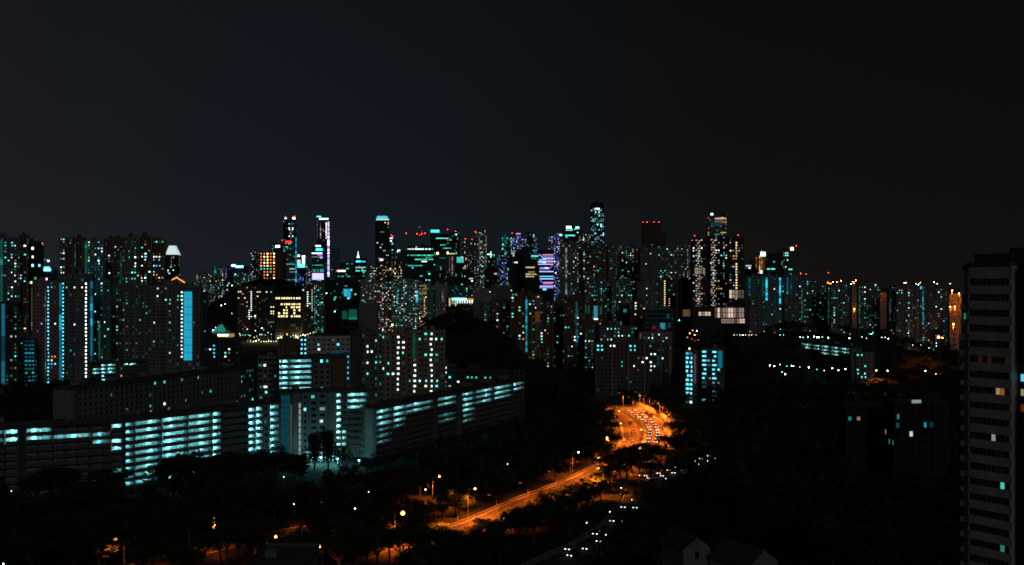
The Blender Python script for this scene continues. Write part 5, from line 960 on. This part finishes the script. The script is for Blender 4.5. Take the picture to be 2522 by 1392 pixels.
# ------------------------------------------------------------------ low buildings at the bottom edge and in the right hand wood
def flat_roofed():
    x0, x1 = (655 - CX) / F * 250, (786 - CX) / F * 250
    o = thing('flat_roofed_building', 'small grey flat roofed building cut by the bottom edge', 'building', ((x0 + x1) / 2, 238, 0)); w_ = (x1 - x0) / 2
    m = MB(); m.box(-w_, w_, -12, 12, 0, 19.6, 'grey'); m.build('wall', o)
    m = MB(); m.box(-w_ - .1, w_ + .1, -12.1, 12.1, 19.6, 19.9, 'roofing'); m.box(-w_ + 2, -w_ + 4.5, 2, 5, 19.9, 21.2, 'grey'); m.build('roof', o)
    for a in ((-w_ - .1, w_ + .1, 11.8, 12.1), (-w_ - .1, -w_ + .2, -12.1, 11.78), (w_ - .2, w_ + .1, -12.1, 11.78)):
        m = MB(); m.box(*a, 19.91, 20.7, 'shade_grey'); m.build('parapet', o)
flat_roofed()
def pitched(px, py, Y, wd, dp, rise, rz, lab):
    x = (px - CX) / F * Y; z = H - (py - CY) / F * Y
    o = thing('pitched_roof_house', lab, 'house', (x, Y, 0), rz)
    m = MB(); m.box(-wd / 2, wd / 2, 0, dp, 0, z - rise, 'grey'); m.quad([(-wd / 2, 0, z - rise), (wd / 2, 0, z - rise), (0, 0, z)], 'grey'); m.quad([(wd / 2, dp, z - rise), (-wd / 2, dp, z - rise), (0, dp, z)], 'grey'); m.build('wall', o)
    m = MB()
    for s in (-1, 1):
        q = [(s * (wd / 2 + .5), -.4, z - rise - .15), (0, -.4, z + .12), (0, dp + .4, z + .12), (s * (wd / 2 + .5), dp + .4, z - rise - .15)]
        m.quad(q if s < 0 else q[::-1], 'tile_roof'); m.quad([(a, b_, c_ - .2) for a, b_, c_ in q], 'tile_roof')
    m.build('roof', o); m = MB(); m.box(-.5, .5, -.05, -.01, z - rise - 2.4, z - rise - 1.0, 'darkglass'); m.build('window', o)
pitched(1716, 1322, 232, 6.5, 9, 2.2, R(22), 'pitched roof house with a pale gable near the bottom, left of two')
pitched(1880, 1352, 226, 9, 11, 3, R(35), 'pitched roof house with a pale gable cut by the bottom edge, right of two')
B('villa_block', 'house', 2070, 2190, 1000, 440, 'dark villa block in the wood with one golden window', 'condo', 0, lit=0, wall='slate', fl=3.3, bw=3.4, kd=.4, ww=.4, tanks=1, spots=[(2109, 1027, 'gold1'), (2090, 1027, 'teal1')])
B('villa_block', 'house', 2176, 2336, 994, 420, 'dark villa block in the wood with several blue and white windows', 'condo', 8, lit=0, wall='slate', fl=3.3, bw=2.6, kd=.4, ww=.55, wh=.6, tanks=1, bars=[(2245, 2267, 989, 8, 'white1')],
  spots=[(2208, 1035, 'cyan1'), (2244, 1060, 'white2'), (2280, 1038, 'sky2'), (2297, 1038, 'sky0'), (2192, 1080, 'cyan1'), (2199, 1080, 'teal1'), (2178, 1058, 'rose1'), (2211, 1058, 'teal0')])
slab('school_block', 'low school block with slanting bright corridor rows on the right hand hill', at(1968, 965), at(2094, 880), 27.6, 10, [(1970, 1998, c, dict(hi=1, step=5)), (2000, 2018, c, dict(hi=1, step=5)), (2020, 2042, c, dict(hi=2, step=5)), (2044, 2066, c, dict(hi=2, step=5)), (2068, 2092, c, dict(hi=1, step=5, k=.8))], power=300, lamp_c=(.35, .95, .85), wall='grey')
B(LP, 'block', 2104, 2154, 870, 845, 'low block with three bright teal windows right of the school', 'hdb', 0, lit=.0, wall='grey', kd=.3, tanks=0, z0=0, spots=[(2114, 877, 'teal4'), (2124, 877, 'teal4'), (2131, 905, 'teal3'), (2130, 920, 'white4'), (2125, 929, 'cyan4'), (2132, 929, 'cyan4'), (2110, 910, 'teal3'), (2110, 917, 'teal3')])

# ------------------------------------------------------------------ trees
def leaf_cloud(mb, blobs, n, size, m, r2):
    vols = [b_[3] ** 2 * b_[4] for b_ in blobs]; tot = sum(vols)
    for bx_, by_, bz_, rr, rzz in blobs:
        for _ in range(int(n * rr ** 2 * rzz / tot) + 1):
            a, u = r2.uniform(0, 2 * math.pi), r2.uniform(-.75, 1); q = math.sqrt(max(0, 1 - u * u)); k = r2.uniform(.55, 1.04)
            c_ = Vector((bx_ + rr * q * math.cos(a) * k, by_ + rr * q * math.sin(a) * k, bz_ + rzz * u * k))
            d1 = Vector((r2.gauss(0, 1), r2.gauss(0, 1), r2.gauss(0, .5))).normalized(); d2 = d1.cross(Vector((r2.gauss(0, .6), r2.gauss(0, .6), 1))).normalized(); s_ = size * r2.uniform(.6, 1.35)
            mb.quad([c_ - d1 * s_, c_ - d2 * s_ * .55, c_ + d1 * s_, c_ + d2 * s_ * .55], m)
def tree_proto(kind, seed):
    r2 = random.Random(seed); tr = MB(); cr = MB(); blobs = []
    if kind == 'rain':
        hh, rr = 11.5, 7.5; fork = 4.2; nb_ = 9
    elif kind == 'tall': hh, rr, fork, nb_ = 15, 4.2, 3.4, 12
    else: hh, rr, fork, nb_ = 10, 5, 3, 7
    bend = Vector((r2.uniform(-.5, .5), r2.uniform(-.5, .5), fork)); tr.tube((0, 0, -1), bend, .42, .3, 'bark', 7)
    for i in range(nb_):
        a = 2 * math.pi * i / nb_ + r2.uniform(-.35, .35); k = (r2.uniform(.35, .8) if kind != 'tall' else r2.uniform(.1, .45)) * rr; a += i * 2.1 * (kind == 'tall')
        z = {'rain': hh - 2.6 - .12 * k + r2.uniform(-.6, .6), 'tall': fork + 1.5 + (hh - fork - 3) * i / nb_, 'round': fork + 1.4 + (hh - fork - 2.6) * r2.random()}[kind]
        e = Vector((k * math.cos(a), k * math.sin(a), z)); mid = bend.lerp(e, .55) + Vector((0, 0, .5))
        tr.tube(bend, mid, .2, .12, 'bark', 5); tr.tube(mid, e, .12, .05, 'bark', 4)
        blobs.append((e.x, e.y, e.z + .5, r2.uniform(.38, .52) * rr, (1.5 if kind == 'rain' else 2.4) * r2.uniform(.85, 1.2)))
    blobs.append((0, 0, hh - 2.2, rr * .55, 1.9))
    leaf_cloud(cr, blobs, 2600 if kind == 'tall' else 1500, .5 if kind == 'rain' else .42, 'leaf', r2); leaf_cloud(cr, blobs, 250, .4, 'leaf_pale', r2)
    o = thing(kind + '_tree', 'x', 'tree', (0, 0, 0)); tr.build('trunk', o); cr.build('crown', o); o['hw'] = rr; o['ht'] = hh
    return o
for a in [(x, 4) for x in ()]: pass
# screen regions that stay open: circles on the lit road, boxes on the lit facades (with the distance of what they show)
for px, py, r in [(1180, 1282, 5), (1217, 1266, 6), (1300, 1230, 7), (1337, 1214, 7), (1375, 1199, 7), (1412, 1184, 7), (1447, 1166, 8), (1550, 1075, 26), (1550, 1045, 26), (1535, 1022, 14), (1590, 1032, 20), (1612, 1058, 16), (1625, 1040, 14), (1570, 1012, 12), (1606, 1092, 6), (700, 1310, 5), (735, 1303, 3), (516, 1352, 5)]:
    CLEAR.append((px, py, r, gpt(px, py)[1] - 2))
BOX = [(309, 1015, 398, 1185, 405), (398, 1005, 462, 1140, 420), (462, 1000, 548, 1112, 430), (548, 985, 690, 1098, 445), (-10, 1040, 306, 1100, 385), (690, 975, 800, 1122, 480), (760, 1100, 905, 1155, 474), (826, 960, 905, 1062, 480), (926, 930, 1010, 1048, 490), (1010, 930, 1130, 1025, 520), (1130, 935, 1295, 985, 560), (926, 1048, 990, 1130, 492),
       (1686, 860, 1720, 1000, 700), (1726, 860, 1784, 915, 700), (140, 890, 640, 1040, 500), (930, 820, 1100, 955, 585), (1195, 700, 1440, 862, 950), (1465, 800, 1650, 915, 700), (1965, 862, 2160, 936, 780), (1690, 1315, 1752, 1372, 225), (1856, 1345, 1920, 1392, 220), (1964, 690, 2340, 803, 1000), (1700, 580, 1840, 800, 1000), (1834, 675, 1968, 800, 1000), (640, 780, 940, 960, 560), (640, 1340, 800, 1392, 240), (480, 740, 800, 845, 1300)]
CLEAR += [(px, py, 9, 405) for px, py in ((2109, 1027), (2090, 1027), (2208, 1035), (2244, 1060), (2280, 1038), (2297, 1038), (2192, 1080), (2256, 990), (2178, 1058))]
SPECK = [(1575, 1142, 16, 480), (1540, 1165, 18, 470), (1715, 1143, 30, 470), (1530, 1305, 26, 350), (1490, 1330, 24, 340), (1360, 1378, 26, 318), (1620, 1180, 20, 450), (1510, 1185, 16, 450), (970, 1100, 40, 490), (480, 1150, 60, 430), (1140, 1050, 40, 540), (1200, 1030, 40, 560), (1700, 1000, 30, 690), (1750, 950, 25, 700)]
FOOT = [(at(306, 416), at(692, 480), 20, 14), (at(-60, 392), at(303, 414), 20, 14), (at(926, 500), at(1292, 650), 24, 14), (at(690, 490), at(906, 503), 20, 12), (at(686, 556), at(852, 566), 18, 8), (at(190, 505), at(627, 640), 20, 10)]
def segd(x, y, a, b_):
    ax, ay = a; dx, dy = b_[0] - ax, b_[1] - ay; t = max(0, min(1, ((x - ax) * dx + (y - ay) * dy) / (dx * dx + dy * dy))); return math.hypot(x - ax - t * dx, y - ay - t * dy)
ROADPTS = [(p.x, p.y, hw) for l, hw in ((LC, 9.5), (RC, 9.2), (SR, 5.5), (XR, 6)) for p in l]
def blocked(x, y, hw, ht, zt=0):
    px = CX + x / y * F; w_ = hw / y * F * .85; top = CY + (H - zt - ht) * F / y; bot = CY + (H - zt) * F / y
    for cx, cyy, r, Y in CLEAR:
        if y < Y and abs(cx - px) < w_ + r and top - r < cyy < bot + r: return True
    for x0, y0, x1, y1, Y in BOX:
        if y < Y and px + w_ > x0 and px - w_ < x1 and bot > y0 and top < y1: return True
    for cx, cyy, r, Y in SPECK:
        if y < Y and abs(cx - px) < w_ + r and top - r < cyy < bot + r and rng.random() < .72: return True
    return False
def open_ground(x, y, hw):
    for rx, ry, w_ in ROADPTS:
        if abs(rx - x) < 22 and abs(ry - y) < 22 and math.hypot(rx - x, ry - y) < w_ + hw * .25: return False
    for a, b_, w_, _ in FOOT:
        if segd(x, y, a, b_) < w_: return False
    for b_ in TOWERS:
        if b_.Y < 900 and math.hypot(x - b_.c[0], y - b_.c[1]) < .6 * max(b_.w, b_.d) + hw: return False
    if abs(x + 50) < 12 + hw and 222 < y < 254 + hw: return False
    return True
protos_t = {'rain': [tree_proto('rain', s_) for s_ in (1, 2, 3)], 'round': [tree_proto('round', s_) for s_ in (4, 5, 6)], 'tall': [tree_proto('tall', s_) for s_ in (7, 8)]}
fresh = {id(o): o for l in protos_t.values() for o in l}
def tree_label(kind, x, y, small=False):
    nm = 'low bushy' if small else dict(rain='broad spreading', round='round crowned', tall='tall narrow')[kind]; px = CX + x / y * F
    i = min(range(len(LC)), key=lambda k: abs(LC[k].y - y)); j = min(range(len(RC)), key=lambda k: abs(RC[k].y - y))
    if x > RC[j].x: where, grp = 'in the black wood right of the expressway', 'trees in the black wood on the right'
    elif x > LC[i].x: where, grp = 'between the two carriageways of the expressway', 'trees on the expressway median'
    elif px < 700 and y < 470: where, grp = 'in the dark foreground below the slab blocks at the left', 'trees below the slab blocks at the left'
    else: where, grp = 'between the slab blocks and the expressway', 'trees between the slab blocks and the expressway'
    return f'{nm} dark tree {where}', grp
placed = []
def plant(kind, x, y, sc_):
    ps = protos_t[kind]; o = rng.choice(ps); lab, grp = tree_label(kind, x, y, sc_ < .52); rz = rng.uniform(0, 6.28)
    if id(o) in fresh:
        del fresh[id(o)]; o.location = (x, y, terrain(x, y)); o.rotation_euler = (0, 0, rz); o.scale = (sc_,) * 3; o['label'] = lab; o['group'] = grp
    else: dup(o, (x, y, terrain(x, y)), rz, sc_, lab, grp)
    placed.append((x, y, o['hw'] * sc_))
# the pair of tall dark trees in front of the cross block
for px, Y, s_ in ((774, 470, 1.02), (808, 469, 1.14)):
    x, y = at(px, Y); plant('tall', x, y, s_)
    # big trees whose crowns close over the road below the bend and at both ends of the straight stretch
for px, Y, s_ in ((1500, 442, .95), (1528, 452, 1.0), (1556, 462, 1.0), (1590, 470, 1.0), (1622, 462, .95), (1600, 436, .8), (1545, 438, .95), (1578, 448, .9), (1512, 430, .8), (1480, 424, .6), (1492, 500, 1.0), (1478, 478, .9), (1686, 585, 1.05), (1672, 548, .95), (1640, 515, .7), (1500, 560, .8), (1050, 318, .75), (1010, 322, .8), (960, 316, .8), (905, 312, .8), (1110, 330, .5), (1080, 340, .5), (610, 322, .6), (560, 318, .7), (430, 312, .7), (850, 330, .75), (800, 338, .6), (905, 345, .7), (930, 305, .9), (985, 308, .9), (1030, 312, .85), (880, 304, .9), (835, 300, .9), (585, 318, .75), (622, 322, .6), (545, 314, .8), (500, 310, .7)):
    plant('rain', *at(px, Y), s_)
for i, px in enumerate(range(412, 700, 30)): plant('rain' if i % 2 else 'round', *at(px, 408 + 5 * (i % 3) + .06 * (px - 412)), (1.2 if i % 2 else 1.4) * rng.uniform(.93, 1.06))
for px, Y, s_ in ((905, 455, .6), (932, 462, .75), (962, 470, .65), (872, 450, .5), (1000, 478, .8), (845, 452, .5), (742, 462, .8), (716, 458, .9)): plant('round', *at(px, Y), s_)
for i in range(len(LC) - 1):
    q = LC[i]; t = (LC[i + 1] - q).normalized()
    if 335 < q.y < 452:
        for m_ in (0, .5):
            z = q.lerp(LC[i + 1], m_) + Vector((t.y, -t.x)) * rng.uniform(8.2, 9.6); plant('round', z.x, z.y, rng.choice((.28, .34, .34, .42, .5)))
WOODR = random.Random(5)
cand = []
for _ in range(26000):
    y = 296 + 520 * WOODR.random() ** 1.15; x = WOODR.uniform(-.485, .50) * y; cand.append((y, x))
n_ind, wood = len(placed), []
grid = {}
def near(x, y, r):
    gx, gy = int(x // 12), int(y // 12)
    for i in range(gx - 2, gx + 3):
        for j in range(gy - 2, gy + 3):
            for qx, qy, qr in grid.get((i, j), ()):
                if math.hypot(qx - x, qy - y) < (qr + r) * .74: return True
    return False
for x, y, r in placed: grid.setdefault((int(x // 12), int(y // 12)), []).append((x, y, r))
ok = []
for y, x in cand:
    k = WOODR.choices(('rain', 'round', 'tall'), (5, 4, .7))[0]; s_ = WOODR.uniform(.75, 1.2); p0 = protos_t[k][0]
    if LC[0].x < x and any(math.hypot(p.x - x, p.y - y) < 24 for p in LC): k, s_ = 'round', WOODR.uniform(.5, .95)
    hw, ht = protos_t[k][0]['hw'] * s_, protos_t[k][0]['ht'] * s_
    if near(x, y, hw) or not open_ground(x, y, hw) or blocked(x, y, hw, ht, terrain(x, y)): continue
    grid.setdefault((int(x // 12), int(y // 12)), []).append((x, y, hw)); ok.append((y, x, k, s_))
ok.sort()
for y, x, k, s_ in ok[:225]: plant(k, x, y, s_)
# everything farther off reads as one mass of wood
wd = MB()
def wood_tree(x, y, zt, hw, ht, n, size):
    wd.tube((x, y, zt - .5), (x, y, zt + ht * .5), .3, .2, 'bark', 4)
    bl = [(x + WOODR.uniform(-.45, .45) * hw, y + WOODR.uniform(-.45, .45) * hw, zt + ht * WOODR.uniform(.45, .8), hw * WOODR.uniform(.45, .65), ht * .2) for _ in range(4)]
    leaf_cloud(wd, bl, n, size, 'leaf', WOODR)
for y, x, k, s_ in ok[225:]: wood_tree(x, y, terrain(x, y), protos_t[k][0]['hw'] * s_, protos_t[k][0]['ht'] * s_, 150, .95)
for cx, cyy, rx, ry, n in [(265, 1010, 230, 120, 170), (400, 830, 120, 110, 60), (-38, 975, 80, 75, 60), (-60, 1250, 110, 130, 70), (-430, 1950, 150, 180, 60), (-640, 1650, 110, 150, 50), (-255, 2300, 60, 60, 26), (-300, 1150, 250, 160, 40)]:
    for _ in range(n):
        a, q = WOODR.uniform(0, 6.28), math.sqrt(WOODR.random()) * .95; x, y = cx + rx * q * math.cos(a), cyy + ry * q * math.sin(a)
        hw, ht = WOODR.uniform(6, 9), WOODR.uniform(9, 13)
        if any(math.hypot(x - b_.c[0], y - b_.c[1]) < .6 * max(b_.w, b_.d) + 3 for b_ in TOWERS) or blocked(x, y, hw, ht, terrain(x, y)): continue
        wood_tree(x, y, terrain(x, y), hw, ht, 90, 1.4)
wd.build('wood', None, 'stuff')
for l in protos_t.values():
    for o in l:
        if id(o) in fresh:
            for ch in list(o.children): bpy.data.objects.remove(ch)
            bpy.data.objects.remove(o)
for i, o in enumerate(protos):
    if i not in used:
        for ch in list(o.children): bpy.data.objects.remove(ch)
        bpy.data.objects.remove(o)
for o in list(col.objects):
    for k in ('hw', 'ht'):
        if k in o: del o[k]
